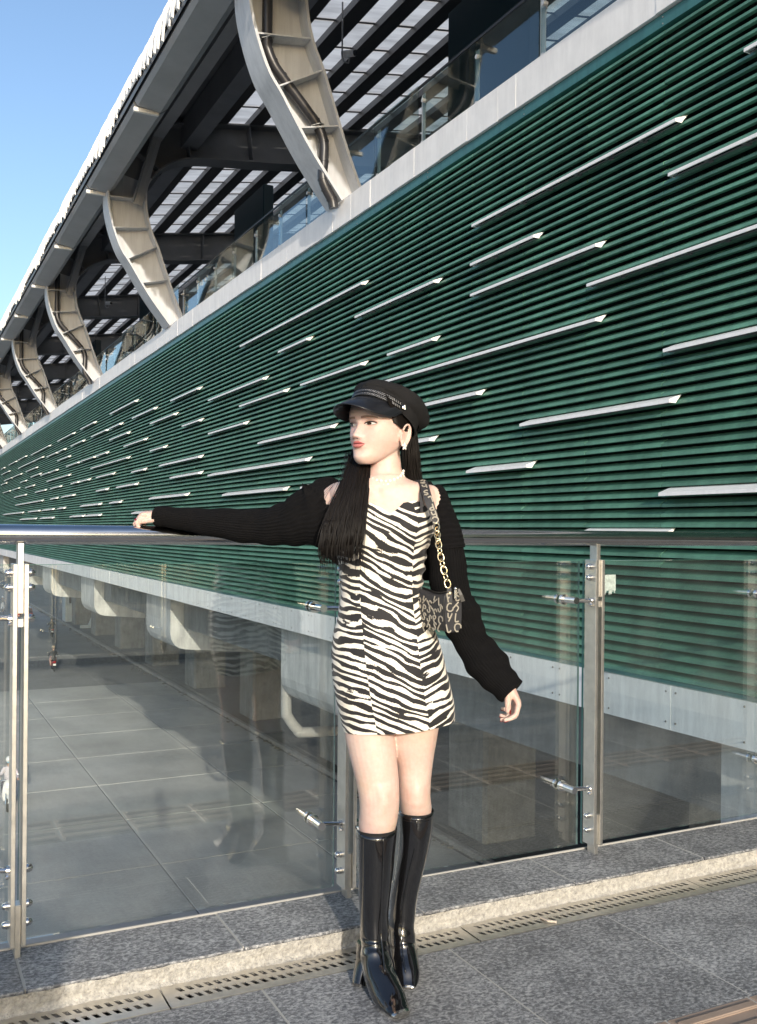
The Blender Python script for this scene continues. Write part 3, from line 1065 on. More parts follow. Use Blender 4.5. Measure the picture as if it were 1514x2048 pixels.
# ================================================================== TRAFFIC AND STREET PIECES BELOW
def part(name, mb, m, root, smooth=40):
    o = inst(name, mb.mesh(name, m, smooth), root)
    return o
def paint(name, c, rough=.35, coat=.3):
    return mat(name, c, rough, coat=coat)
P_BLK = paint('black_scooter_paint', (.02, .02, .022))
P_WHT = paint('white_scooter_paint', (.72, .72, .72))
P_RED = paint('red_scooter_paint', (.32, .04, .04))
P_TYRE = mat('tyre_rubber', (.02, .02, .02), .8)
P_CHR = M['steel_polish']
P_LAMP = mat('red_tail_lamp', (.45, .02, .02), .2)
P_PLATE = mat('white_number_plate', (.75, .75, .75), .4)
P_SKIN = mat('rider_skin', (.45, .28, .20), .6)

def scooter(loc, rz, paintm, label, group='motor scooters on the road below'):
    r = thing('motor_scooter', loc, label, 'scooter', group)
    r.rotation_euler = (0, 0, rz)
    for y in (-.62, .62):
        w = MB()
        ring = [(0, y + .22 * math.cos(a), .27 + .22 * math.sin(a)) for a in [2 * PI * k / 20 for k in range(21)]]
        w.tube(ring, [(.055, .05)] * 21, 8, ref=(1, 0, 0), cap=False)
        wo = part('wheel', w, P_TYRE, r)
        h = MB().cyl((-.03, y, .27), (.03, y, .27), .165, 16)
        inst('rim', h.mesh('rim', P_CHR, 40), wo)
    b = MB()
    b.loft([[(wd * math.cos(a), y, z + ht * math.sin(a)) for a in [2 * PI * k / 12 for k in range(12)]]
            for (y, z, wd, ht) in ((-.92, .72, .05, .04), (-.80, .68, .13, .10), (-.5, .60, .16, .14), (-.2, .50, .15, .14), (0, .36, .14, .07), (.28, .34, .14, .06), (.36, .42, .16, .10))])
    b.loft([[(wd * math.cos(a), y + dp * math.sin(a), z) for a in [2 * PI * k / 12 for k in range(12)]]
            for (z, y, wd, dp) in ((.34, .40, .17, .06), (.6, .46, .20, .07), (.85, .42, .17, .07), (.98, .38, .13, .09), (1.04, .36, .08, .06))])
    b.tube([(0, .62, .56), (0, .74, .50), (0, .86, .34)], [(.07, .02), (.075, .02), (.05, .015)], 8)
    part('body_panel', b, paintm, r)
    part('seat', MB().loft([[(wd * math.cos(a), y, z + .05 * math.sin(a)) for a in [2 * PI * k / 12 for k in range(12)]]
                            for (y, z, wd) in ((-.78, .80, .06), (-.66, .80, .13), (-.3, .76, .14), (-.1, .72, .10), (-.02, .68, .05))]), P_TYRE, r)
    h = MB().tube([(-.36, .26, 1.02), (-.2, .33, 1.03), (0, .36, 1.02), (.2, .33, 1.03), (.36, .26, 1.02)], .018, 8)
    for s in (-1, 1):
        h.cyl((s * .24, .31, 1.02), (s * .30, .30, 1.17), .006, 6)
        h.ball((s * .31, .30, 1.2), .05, 8, 5, (1.2, .3, .8))
        h.tube([(s * .07, .62, .27), (s * .07, .50, .62), (s * .04, .40, .9)], .024, 8)
        h.tube([(s * .08, -.62, .27), (s * .09, -.66, .60)], .025, 8)
    h.tube([(.11, -.1, .28), (.13, -.5, .30), (.14, -.85, .40)], [.03, .045, .055], 10)
    part('handlebar', h, P_CHR, r)
    part('tail_light', MB().bbox((-.10, -.93, .66), (.10, -.88, .74), .015), P_LAMP, r)
    part('number_plate', MB().bbox((-.095, -.91, .45), (.095, -.90, .58), .004), P_PLATE, r)
    part('headlight', MB().ball((0, .485, .80), .09, 12, 6, (1.2, .4, .8)), P_PLATE, r)
    part('rear_mudguard', MB().tube([(0, -.60, .55), (0, -.80, .50), (0, -.92, .36)], [(.06, .015), (.06, .015), (.05, .012)], 8), P_TYRE, r)
    return r

def rider(loc, rz, label, shirt, legs, head, mask=None, group='riders on the road below'):
    r = thing('person', (loc[0], loc[1], loc[2] + .0), label, 'person', group)
    r.rotation_euler = (0, 0, rz)
    b = MB()
    b.tube([(0, -.28, .82), (0, -.27, 1.0), (0, -.24, 1.2), (0, -.21, 1.34), (0, -.19, 1.42), (0, -.17, 1.50)],
           [(.13, .10), (.14, .11), (.16, .11), (.15, .10), (.055, .055), (.05, .05)], 14, ref=(0, 1, 0))
    b.ball((0, -.15, 1.60), .105, 14, 9, (.82, .98, 1.12))
    for s in (-1, 1):
        b.tube([(s * .15, -.21, 1.34), (s * .25, -.12, 1.16), (s * .31, .05, 1.05), (s * .33, .24, 1.03)], [.055, .047, .04, .032], 10)
        for q in range(4):
            b.tube([(s * (.30 + .018 * q), .24, 1.05), (s * (.30 + .018 * q), .30, 1.04), (s * (.30 + .018 * q), .30, 1.0)], .011, 6)
        b.tube([(s * .08, -.28, .83), (s * .17, .0, .84), (s * .19, .13, .78), (s * .17, .10, .58), (s * .15, .06, .42)], [.085, .075, .062, .05, .04], 10)
        b.tube([(s * .15, .02, .40), (s * .155, .14, .385), (s * .155, .25, .375)], [.04, .04, .03], 8)
    part('body', b, P_SKIN, r)
    c = MB()
    c.tube([(0, -.285, .80), (0, -.275, 1.0), (0, -.24, 1.2), (0, -.21, 1.34), (0, -.195, 1.405)], [(.155, .125), (.16, .13), (.18, .13), (.165, .115), (.075, .07)], 14, ref=(0, 1, 0))
    for s in (-1, 1):
        c.tube([(s * .14, -.21, 1.34), (s * .25, -.12, 1.16), (s * .30, .02, 1.06), (s * .325, .18, 1.03)], [.068, .06, .052, .042], 10)
    part('shirt', c, shirt, r)
    t = MB()
    for s in (-1, 1):
        t.tube([(s * .08, -.28, .83), (s * .17, .0, .845), (s * .19, .13, .785), (s * .17, .10, .58), (s * .152, .06, .45)], [.10, .088, .075, .062, .052], 10)
        t.tube([(s * .15, -.03, .405), (s * .155, .14, .385), (s * .155, .28, .37)], [.05, .05, .035], 8)
    part('trousers', t, legs, r)
    hm = MB()
    hm.ball((0, -.155, 1.645), .135, 16, 8, (.86, 1.02, .92))
    hm.tube([(0, -.06, 1.66), (0, .02, 1.635)], [(.10, .012), (.08, .008)], 10, ref=(0, 0, 1))
    part('helmet', hm, head, r)
    if mask:
        part('face_mask', MB().ball((0, -.075, 1.57), .06, 12, 6, (1.1, .65, .8)), mask, r)
    return r

def cloth(n, c):
    return mat(n, c, .85, var=.2, vscale=6)
C_BLK, C_NVY = cloth('black_jacket_cloth', (.02, .02, .024)), cloth('navy_trouser_cloth', (.03, .035, .06))
C_LIL, C_PNK = cloth('pale_lilac_cloth', (.62, .58, .64)), cloth('faded_pink_cloth', (.42, .27, .24))
C_GRY = cloth('grey_cloth', (.30, .31, .33))
H_DK, H_WH, H_GR, H_TN = paint('dark_helmet', (.05, .055, .07), .2), paint('white_helmet', (.78, .78, .78), .25), paint('grey_helmet', (.30, .31, .33), .25), paint('tan_cap', (.30, .24, .18), .7)
MASK = mat('blue_face_mask', (.16, .45, .62), .8)
p = on_z(103, 1273, ROADZ)
scooter(p, R(-3), P_BLK, 'black motor scooter with a white plate, farther up the road')
rider(p, R(-3), 'rider in black jacket and dark helmet on the black scooter', C_BLK, C_BLK, H_DK)
p = on_z(106, 1341, ROADZ)
scooter(p, R(-2), P_RED, 'red motor scooter with a pale plate crossing the sunlit road')
rider(p, R(-2), 'rider in a black shirt and pinkish trousers on the red scooter', C_BLK, C_PNK, H_TN)
p = on_z(17, 1614, ROADZ)
scooter(p, R(172), P_WHT, 'white motor scooter coming this way, half hidden by the left railing post')
rider(p, R(172), 'rider with white helmet and blue face mask coming this way', C_LIL, C_NVY, H_WH, MASK)
p = on_z(5, 1222, ROADZ)
scooter(p, R(176), P_WHT, 'far pale scooter at the left edge of the road')
rider(p, R(176), 'rider in grey with white helmet far off at the left edge', C_GRY, C_GRY, H_WH)

# dark red car further off, seen from behind
p = on_z(47, 1240, ROADZ)
car = thing('parked_car', p, 'dark red hatchback far down the road beside the left railing post', 'car')
car.rotation_euler = (0, 0, R(-2))
b = MB()
secs = [(-1.95, .35, .70, .70), (-1.9, .28, .92, .80), (-1.6, .25, .98, .83), (-.8, .22, 1.0, .84), (.6, .22, .98, .84), (1.4, .24, .86, .82), (1.85, .28, .78, .76), (1.98, .36, .62, .66)]
def csec(y, z0, z1, w):
    return [(-w * .92, y, z0), (-w, y, z0 + .15), (-w, y, z1 - .18), (-w * .93, y, z1), (w * .93, y, z1), (w, y, z1 - .18), (w, y, z0 + .15), (w * .92, y, z0)]
b.loft([csec(*s) for s in secs])
b.loft([[(-w, y, .9), (-w * .82, y + dy, z), (w * .82, y + dy, z), (w, y, .9)] for (y, dy, z, w) in ((-1.75, .22, 1.38, .80), (-1.0, .1, 1.48, .80), (.1, -.1, 1.47, .80), (.95, -.5, 1.3, .78))])
part('body', b, paint('dark_red_car_paint', (.12, .02, .02)), car, 25)
gl = MB().loft([[(-.62, -1.745, 1.0), (.62, -1.745, 1.0)], [(-.54, -1.565, 1.33), (.54, -1.565, 1.33)]], closed=False)
for s in (-1, 1):
    gl.add([(s * .812, -1.3, .98), (s * .812, .55, .98), (s * .70, .1, 1.37), (s * .70, -1.15, 1.38)], [(0, 1, 2, 3)])
part('window', gl, mat('dark_car_glass', (.02, .025, .03), .1), car)
for s in (-1, 1):
    for y in (-1.2, 1.25):
        part('wheel', MB().cyl((s * .70, y, .31), (s * .86, y, .31), .31, 18), P_TYRE, car)
    part('tail_light', MB().bbox((s * .62 - .12, -1.945, .72), (s * .62 + .12, -1.88, .90), .02), P_LAMP, car)
part('number_plate', MB().bbox((-.24, -1.965, .55), (.24, -1.94, .67), .005), P_PLATE, car)
part('bumper', MB().bbox((-.78, -2.02, .30), (.78, -1.88, .52), .04), P_TYRE, car)

# pale cabinet and a leaning board on the median
p = on_z(150, 1243, ROADZ + .17)
cab = thing('equipment_cabinet', p, 'pale blue equipment cabinet with a narrow window on the median', 'cabinet')
MB().bbox((p.x - 1.0, p.y - .1, p.z), (p.x + 1.3, p.y + 1.8, p.z + 3.0), .04).build('cabinet_body', M['cabinet'], cab)
MB().bbox((p.x - 1.06, p.y - .16, p.z + 3.0), (p.x + 1.36, p.y + 1.86, p.z + 3.1), .03).build('cabinet_roof', M['white_panel'], cab)
MB().bbox((p.x - .62, p.y - .115, p.z + 1.9), (p.x - .38, p.y - .09, p.z + 2.6), .005).build('window', M['black'], cab)
MB().bbox((p.x + .2, p.y - .125, p.z + .1), (p.x + 1.1, p.y - .1, p.z + 2.2), .005).build('door', M['cabinet'], cab)
p = on_z(180, 1256, ROADZ + .17)
q = MB()
q.prism_y([(p.x - .9, p.z), (p.x + .2, p.z), (p.x + .9, p.z + 2.1), (p.x + .55, p.z + 2.1), (p.x - .15, p.z + .3), (p.x - .9, p.z + .3)], p.y, p.y + .25)
tag(q.build('leaning_board', M['cabinet'], None, origin=p), 'pale angled board leaning beside the equipment cabinet', 'board')

# ================================================================== THE WOMAN
PB = on_z(762, 2000, 0.0)
PB = Vector((at(765, 1900, 2.78).x, at(765, 1900, 2.78).y, 0))
woman = thing('person', PB, 'woman in zebra dress, black cap and black boots leaning an arm on the railing', 'person')
TOW = -FWD                                    # towards the camera

def ring(pl, pr, py, d, hd, n=48, ex=2.0, hb=None):
    """horizontal ring between two outline points, hd deep in front (hb behind)"""
    a_, b_ = at(pl, py, d), at(pr, py, d)
    c = (a_ + b_) / 2
    ra = (b_ - a_).length / 2
    out = []
    for k in range(n):
        t = 2 * PI * k / n
        ct, st = math.cos(t), math.sin(t)
        x = math.copysign(abs(ct) ** (2 / ex), ct)
        y = math.copysign(abs(st) ** (2 / ex), st)
        dep = hd if y > 0 else (hb or hd)
        out.append(c + RGT * (ra * x) + TOW * (dep * y))
    return out

def levels(tab, n):
    """resample a table of ring rows smoothly"""
    return [tuple(r) for r in spline(tab, n)]

# ------------------------------------------------------------------ head
HY = R(42)
HS = 1.06
HF = TOW * math.cos(HY) - RGT * math.sin(HY)      # the way the face looks
HL = RGT * math.cos(HY) + TOW * math.sin(HY)      # to her left
HO = Vector((at(761, 926, 2.765).x, at(761, 926, 2.765).y, at(716, 927, 2.69).z))
def hw(x, y, z):
    return HO + (HL * float(x) + HF * float(y) + UP * float(z)) * HS
zs = [0, .008, .018, .03, .045, .06, .075, .09, .105, .12, .14, .16, .18, .195, .207, .211]
Fz = [.078, .087, .0905, .088, .0885, .0895, .0885, .087, .0855, .089, .089, .081, .064, .044, .016, .004]
Wz = [.017, .028, .037, .0455, .0535, .0615, .0655, .0685, .0705, .072, .0735, .072, .062, .045, .02, .004]
Bz = [.050, .024, .004, -.022, -.048, -.068, -.080, -.087, -.091, -.093, -.092, -.084, -.064, -.042, -.014, -.003]
Yc = [.062, .05, .035, .018, .006, 0, 0, 0, 0, 0, 0, 0, 0, 0, 0, 0]
def hi(tab, z):
    return float(np.interp(z, zs, tab))
def ga(v, s):
    return math.exp(-.5 * (v / s) ** 2)
def bump(x, z):
    A = np.interp(z, [.058, .063, .067, .0715, .076, .085, .095, .105, .114], [0, .003, .011, .0175, .0180, .0125, .0078, .0040, 0])
    s = np.interp(z, [.06, .075, .10], [.0098, .0088, .0068])
    b = A * ga(x, s)
    for q in (-1, 1):
        b += .0062 * ga(x - q * .0125, .0052) * ga(z - .0698, .0055)
        b -= .0088 * ga(x - q * .030, .0145) * ga(z - .1040, .0095)
        b += .0022 * ga(x - q * .030, .016) * ga(z - .1215, .006)
        b += .0035 * ga(x - q * .040, .017) * ga(z - .080, .018)
        b -= .0015 * ga(x - q * .026, .006) * ga(z - .052, .006)
    b += .0045 * ga(x, .0145) * ga(z - .0568, .0042)
    b += .0050 * ga(x, .0125) * ga(z - .0468, .0046)
    b -= .0022 * ga(x, .019) * ga(z - .0520, .0016)
    b -= .0030 * ga(x, .016) * ga(z - .0375, .0050)
    b += .0030 * ga(x, .012) * ga(z - .018, .009)
    return b
PE = 2.35
def face_y(x, z):
    F_, W_, yc = hi(Fz, z), hi(Wz, z), hi(Yc, z)
    q = min(.999, abs(x) / W_)
    return yc + (F_ - yc) * (1 - q ** PE) ** (1 / PE) + bump(x, z) * (1 - q ** 4)
def face(x, z, off=0.0):
    """point on the face, lifted by off along the local normal"""
    e = .0015
    dx = (face_y(x + e, z) - face_y(x - e, z)) / (2 * e)
    dz = (face_y(x, z + e) - face_y(x, z - e)) / (2 * e)
    n = Vector((-dx, 1, -dz)).normalized()
    p = Vector((x, face_y(x, z), z)) + n * off
    return hw(*p)

head = MB()
rings = []
NH = 96
for z in list(np.linspace(0, .19, 110)) + list(np.linspace(.192, .211, 14)):
    F_, W_, B_, yc = hi(Fz, z), hi(Wz, z), hi(Bz, z), hi(Yc, z)
    r = []
    for k in range(NH):
        t = 2 * PI * k / NH
        ct, st = math.cos(t), math.sin(t)
        p = PE if st > 0 else 2.1
        x = W_ * math.copysign(abs(ct) ** (2 / p), ct)
        if st > 0:
            y = yc + (F_ - yc) * abs(st) ** (2 / p)
            y += bump(x, z) * (1 - min(1, abs(x) / W_) ** 4)
        else:
            y = yc + (yc - B_) * -abs(st) ** (2 / p)
        r.append(hw(x, y, z))
    rings.append(r)
head.loft(rings)

sk = MB()                                          # everything that is skin, grown together below
sk.v += head.v; sk.f += head.f; sk.mi += head.mi
# ears
for s in (-1, 1):
    cx, cy, cz = s * .0725, -.012, .079
    sk.loft([[hw(cx + s * (.002 + .010 * (1 - u)) - s * .006, cy - .010 * u * 0 + q * .015 * math.cos(t) - .006 * math.sin(t), cz + q * .026 * math.sin(t)) for t in [2 * PI * k / 18 for k in range(18)]]
             for (u, q) in ((1.4, .45), (1.1, .75), (.8, .92), (.3, .9))])
    hel = [hw(cx + s * .0075, cy + .0165 * math.cos(t) - .007 * math.sin(t), cz + .028 * math.sin(t)) for t in np.linspace(R(20), R(285), 22)]
    sk.tube(hel, .0036, 8)
    sk.ball(hw(cx + s * .003, cy + .009, cz - .026), .0068, 10, 6)
# neck and torso
tors = [(745, 800, 893, .050), (741, 800, 910, .051), (738, 802, 928, .052), (735, 804, 942, .054), (727, 810, 953, .058), (700, 822, 960, .064), (678, 842, 966, .070), (664, 862, 974, .078),
        (658, 873, 986, .082), (660, 876, 1003, .085), (670, 868, 1028, .088), (680, 858, 1055, .094), (686, 848, 1090, .088), (690, 838, 1150, .080), (690, 838, 1200, .082), (684, 850, 1260, .09), (680, 868, 1330, .095), (684, 884, 1385, .092), (700, 872, 1412, .075)]
sk.loft([ring(a, b, y, 2.775 + (.0 if y > 950 else .008), h, 56, 2.2, h * .9) for a, b, y, h in levels(tors, 70)])
def limb(tab, n=24, ref=TOW):
    """rows (px, py, d, half width px, depth ratio)"""
    P, Rr = [], []
    for px, py, d, h, q in levels(tab, n):
        P.append(at(px, py, d))
        r = h / FPX * d
        Rr.append((r, r * q))
    return P, Rr
# legs: her right one (nearer) and her left one
P, Rr = limb([(735, 1400, 2.765, 52, 1), (740, 1470, 2.76, 50, 1), (748, 1520, 2.75, 46, 1.02), (755, 1560, 2.745, 43, 1.02), (758.5, 1595, 2.735, 40.5, 1.05), (758, 1625, 2.735, 39, 1.05), (754, 1655, 2.747, 37, 1.0),
              (752, 1700, 2.76, 31, 1.05), (750, 1760, 2.775, 24, 1.05), (748, 1850, 2.79, 15, 1.0), (749, 1895, 2.785, 14, 1.0), (757, 1935, 2.745, 15, .9), (770, 1970, 2.70, 15, .7)])
sk.tube(P, Rr, 28, TOW)
P, Rr = limb([(835, 1390, 2.79, 50, 1), (826, 1465, 2.80, 50, 1), (829, 1520, 2.81, 38, 1.1), (829, 1560, 2.81, 33, 1.2), (830, 1595, 2.81, 31, 1.25), (832, 1625, 2.825, 31, 1.05),
              (827, 1700, 2.845, 23, 1.05), (815, 1760, 2.862, 18, 1.0), (805, 1850, 2.88, 12, 1.0), (807, 1900, 2.865, 12, 1.0), (811, 1935, 2.83, 12, .8)])
sk.tube(P, Rr, 28, TOW)
# arms inside the sleeves
P, Rr = limb([(700, 985, 2.785, 24, 1), (674, 993, 2.785, 27, 1), (640, 1020, 2.81, 24, 1), (560, 1048, 2.86, 22, 1), (470, 1053, 2.92, 21, 1), (385, 1042, 2.97, 17, 1), (335, 1033, 3.0, 14, 1.2), (310, 1030, 3.0, 17, 1.4)])
sk.tube(P, Rr, 20, TOW)
P, Rr = limb([(850, 995, 2.785, 26, 1), (868, 1003, 2.785, 28, 1), (888, 1060, 2.785, 25, 1), (898, 1130, 2.79, 24, 1), (912, 1195, 2.80, 22, 1), (945, 1265, 2.78, 20, 1), (985, 1330, 2.745, 16, 1), (1010, 1364, 2.72, 14, 1), (1022, 1380, 2.71, 15, 1.1)])
sk.tube(P, Rr, 20, TOW)

NAILS = []
def hand(wrist, ef, en, es, s, curls, spread, thumb):
    """palm, four bent fingers, thumb; ef along the fingers, en out of the back, es towards the thumb"""
    ef = Vector(ef).normalized()
    es = (Vector(es) - ef * Vector(es).dot(ef)).normalized()
    en0 = ef.cross(es)
    en = en0 if en0.dot(Vector(en)) > 0 else -en0
    W = Vector(wrist)
    rings = []
    for u, w_, t_ in ((0, .024, .016), (.02, .026, .0155), (.045, .034, .0145), (.07, .038, .0135), (.088, .037, .012), (.095, .030, .008)):
        c = W + ef * (u * s)
        rings.append([c + es * (w_ * s * math.cos(a)) + en * (t_ * s * math.sin(a)) for a in [2 * PI * k / 20 for k in range(20)]])
    sk.loft(rings)
    for i, (o, L) in enumerate(((.028, .070), (.0095, .078), (-.0095, .072), (-.0275, .056))):
        base = W + ef * ((.068 + (.004 if i in (1, 2) else -.003)) * s) + es * (o * s)
        d = (ef + es * (spread * o * 10)).normalized()
        ang = 0
        pts = [base, base + d * .022 * s]
        rad = [.0088 * s, .0090 * s]
        cur = pts[-1]
        for j, (fr, c) in enumerate(zip((.45, .30, .25), curls[i])):
            ang += R(c)
            v = d * math.cos(ang) - en * math.sin(ang)
            for q in (.5, 1.0):
                pts.append(cur + v * (L * fr * s * q))
                rad.append((.0086 - .0009 * j - .0005 * q) * s)
            cur = pts[-1]
        pts.append(cur + v * .004 * s)
        rad.append(.0035 * s)
        sk.tube(pts, rad, 10)
        nn = (en * math.cos(ang) + d * math.sin(ang)).normalized()
        NAILS.append((cur - v * .004 * s + nn * .0056 * s, v, nn, .0052 * s))
    tb = W + ef * .030 * s + es * .016 * s - en * .005 * s
    pts = [tb] + [tb + (ef * a + es * b - en * c) * s for a, b, c in thumb]
    sk.tube(pts, [.0125 * s, .0115 * s, .0098 * s, .0088 * s, .0040 * s][:len(pts)], 10)
    v = (pts[-1] - pts[-2]).normalized()
    nn = (es * .6 + en * .8 - v * v.dot(es * .6 + en * .8)).normalized()
    NAILS.append((pts[-2] + v * .002 * s + nn * .0078 * s, v, nn, .0056 * s))
# her right hand, resting on the handrail
hand(at(344, 1030, 3.012), -RGT * 1.0 + TOW * .10 - UP * .01, UP, TOW, .98,
     [(52, 62, 38), (55, 62, 40), (58, 62, 40), (60, 62, 40)], .0, [(.022, .016, .008), (.050, .016, .014), (.072, .010, .016), (.082, .008, .016)])
# her left hand, hanging loose
hand(at(1009, 1352, 2.725), RGT * .44 - UP * .90 + TOW * .05, RGT * .9 + UP * .4, TOW, .95,
     [(38, 42, 20), (44, 48, 25), (50, 50, 25), (54, 52, 25)], .12, [(.022, .014, .012), (.044, .016, .024), (.062, .012, .032), (.071, .009, .036)])

SKM = bpy.data.materials.new('pale_skin')
SKM.use_nodes = True
nt = SKM.node_tree
b = nt.nodes['Principled BSDF']
b.inputs['Roughness'].default_value = .48
b.inputs['Specular IOR Level'].default_value = .35
b.inputs['Subsurface Weight'].default_value = .22
b.inputs['Subsurface Radius'].default_value = (1.0, .35, .2)
b.inputs['Subsurface Scale'].default_value = .008
vc = nt.nodes.new('ShaderNodeVertexColor')
vc.layer_name = 'skin'
geo = nt.nodes.new('ShaderNodeNewGeometry')
mot = nt.nodes.new('ShaderNodeTexNoise')
mot.inputs['Scale'].default_value = 55
mot.inputs['Detail'].default_value = 8
mot.inputs['Roughness'].default_value = .75
nt.links.new(geo.outputs['Position'], mot.inputs['Vector'])
mr = nt.nodes.new('ShaderNodeValToRGB')
mr.color_ramp.elements[0].position = .35
mr.color_ramp.elements[1].position = .65
mr.color_ramp.elements[0].color = (.95, .87, .84, 1)
mr.color_ramp.elements[1].color = (1, 1, 1, 1)
nt.links.new(mot.outputs['Fac'], mr.inputs['Fac'])
mm = nt.nodes.new('ShaderNodeMix')
mm.data_type = 'RGBA'
mm.blend_type = 'MULTIPLY'
mm.inputs[0].default_value = 1
nt.links.new(vc.outputs[0], mm.inputs[6])
nt.links.new(mr.outputs[0], mm.inputs[7])
nt.links.new(mm.outputs[2], b.inputs['Base Color'])
por = nt.nodes.new('ShaderNodeTexNoise')
por.inputs['Scale'].default_value = 700
por.inputs['Detail'].default_value = 3
nt.links.new(geo.outputs['Position'], por.inputs['Vector'])
bpn = nt.nodes.new('ShaderNodeBump')
bpn.inputs['Strength'].default_value = .12
bpn.inputs['Distance'].default_value = .001
nt.links.new(por.outputs['Fac'], bpn.inputs['Height'])
nt.links.new(bpn.outputs[0], b.inputs['Normal'])

me = sk.mesh('body', SKM, 'all')
tmp = bpy.data.objects.new('body_tmp', me)
COL.objects.link(tmp)
md = tmp.modifiers.new('r', 'REMESH')
md.mode = 'VOXEL'
md.voxel_size = .0028
md.adaptivity = 0
sm_ = tmp.modifiers.new('s', 'SMOOTH')
sm_.factor = .5
sm_.iterations = 4
dg = bpy.context.evaluated_depsgraph_get()
bme = bpy.data.meshes.new_from_object(tmp.evaluated_get(dg))
bpy.data.objects.remove(tmp)
bme.name = 'body'
nv = len(bme.vertices)
co = np.empty(nv * 3)
bme.vertices.foreach_get('co', co)
co = co.reshape(-1, 3)
colr = np.tile(np.array([.665, .51, .445]), (nv, 1))
def dab(center, rad, c, k):
    d2 = ((co - np.array(center)) ** 2).sum(1)
    w_ = (k * np.exp(-d2 / (2 * rad * rad)))[:, None]
    colr[:] = colr * (1 - w_) + np.array(c) * w_
for s in (-1, 1):
    dab(face(s * .040, .080), .016, (.72, .345, .30), .62)
    dab(face(s * .031, .108), .012, (.55, .32, .26), .30)
dab(hw(.080, -.006, .078), .008, (.52, .26, .21), .5)
dab(hw(.079, -.01, .08), .02, (.70, .40, .34), .45)
dab(hw(0, .105, .072), .008, (.70, .44, .37), .35)
dab(at(770, 1600, 2.68), .03, (.66, .41, .34), .40)
dab(at(838, 1592, 2.76), .026, (.66, .41, .34), .35)
dab(at(290, 1040, 2.98), .03, (.68, .41, .34), .35)
dab(at(1030, 1395, 2.69), .03, (.68, .41, .34), .35)
for i in range(160):
    j = rs.randrange(nv)
    dab(co[j], rs.uniform(.01, .03), (.70 + rs.uniform(-.06, .04), .495 + rs.uniform(-.06, .06), .40 + rs.uniform(-.05, .06)), .35)
# bony forms pushed out of (or into) the grown surface
def push(center, sig, amt, d=TOW):
    d2 = ((co - np.array(center)) ** 2).sum(1)
    co[:] = co + np.outer(amt * np.exp(-d2 / (2 * sig * sig)), np.array(d))
def push_line(a_, b_, sig, amt, d=TOW):
    a_, b_ = np.array(a_), np.array(b_)
    t_ = np.clip(((co - a_) @ (b_ - a_)) / ((b_ - a_) @ (b_ - a_)), 0, 1)
    d2 = ((co - a_ - np.outer(t_, b_ - a_)) ** 2).sum(1)
    co[:] = co + np.outer(amt * np.exp(-d2 / (2 * sig * sig)), np.array(d))
for (kx, ky, kd) in ((772, 1597, 2.672), (836, 1588, 2.762)):
    push(at(kx, ky, kd), .017, .0050)
    push(at(kx, ky + 20, kd + .004), .013, .0030)
    push(at(kx - 20, ky - 8, kd + .012), .011, -.0040)
    push(at(kx + 18, ky - 10, kd + .012), .010, -.0038)
    push(at(kx - 2, ky - 30, kd + .006), .016, -.0030)
    dab(at(kx - 18, ky + 4, kd), .010, (.62, .38, .31), .35)
    dab(at(kx + 2, ky + 26, kd), .010, (.62, .38, .31), .30)
push_line(at(766, 984, 2.70), at(834, 970, 2.74), .0065, .0050)
push_line(at(770, 974, 2.71), at(826, 962, 2.74), .0075, -.0050)
push_line(at(748, 984, 2.70), at(700, 966, 2.74), .0065, .0050)
push(at(757, 979, 2.70), .009, -.0050)
push_line(at(752, 930, 2.73), at(760, 972, 2.71), .006, .0025)
push_line(at(792, 915, 2.73), at(768, 972, 2.71), .006, .0030)
ca = bme.color_attributes.new('skin', 'FLOAT_COLOR', 'POINT')
buf = np.ones((nv, 4), dtype=np.float32)
buf[:, :3] = colr
ca.data.foreach_set('color', buf.ravel())
co2 = co - np.array(PB)
bme.vertices.foreach_set('co', co2.ravel())
bme.polygons.foreach_set('use_smooth', [True] * len(bme.polygons))
bme.materials.clear()
bme.materials.append(SKM)
bme.update()
body = inst('body', bme, woman)

# nails
nm = mat('dark_red_nail_polish', (.22, .02, .025), .15, coat=.6)
for c, v, n_, r_ in NAILS:
    sd = v.cross(n_)
    q = MB()
    q.loft([[c + v * (a * r_ * 1.25) + sd * (math.cos(t) * r_ * wq) + n_ * (math.sin(t) * r_ * .28) for t in [2 * PI * k / 10 for k in range(10)]]
            for a, wq in ((-1, .55), (-.5, .85), (.2, .9), (.8, .75), (1.15, .4))])
    q.build('fingernail', nm, woman, True)

# ------------------------------------------------------------------ face pieces
def patch(rows, off, name, m, thick=None, parent=None):
    """rows of (x,z) points laid on the face as a thin sheet"""
    q = MB()
    n = len(rows[0])
    vs, fs = [], []
    for i, r in enumerate(rows):
        for j, (x, z) in enumerate(r):
            o_ = off if thick is None else off + thick(i / (len(rows) - 1), j / (n - 1))
            vs.append(face(x, z, o_))
    for i in range(len(rows) - 1):
        for j in range(n - 1):
            fs.append((i * n + j, i * n + j + 1, (i + 1) * n + j + 1, (i + 1) * n + j))
    q.add(vs, fs)
    return q.build(name, m, woman, 'all')
LIP = mat('red_lip', (.52, .17, .155), .35)
LIPU = mat('deep_red_lip', (.42, .11, .105), .4)
BROW = mat('brown_brow_hair', (.24, .155, .12), .8)
LASH = mat('black_lash', (.012, .010, .010), .6)
SCL = mat('eye_white', (.72, .68, .64), .25)
IRIS = mat('dark_brown_iris', (.035, .018, .010), .1)
LID = mat('pinkish_eyelid', (.55, .33, .27), .5)
W2 = .0215
def lip_rows(zt, zb, n=17, m=7):
    rows = []
    for i in range(m):
        u = i / (m - 1)
        rows.append([(x, zt(x) * (1 - u) + zb(x) * u) for x in [(-1 + 2 * j / (n - 1)) * W2 for j in range(n)]])
    return rows
mid = lambda x: .0520 - .0008 * (x / W2) ** 2 - .0006 * ga(x, .004)
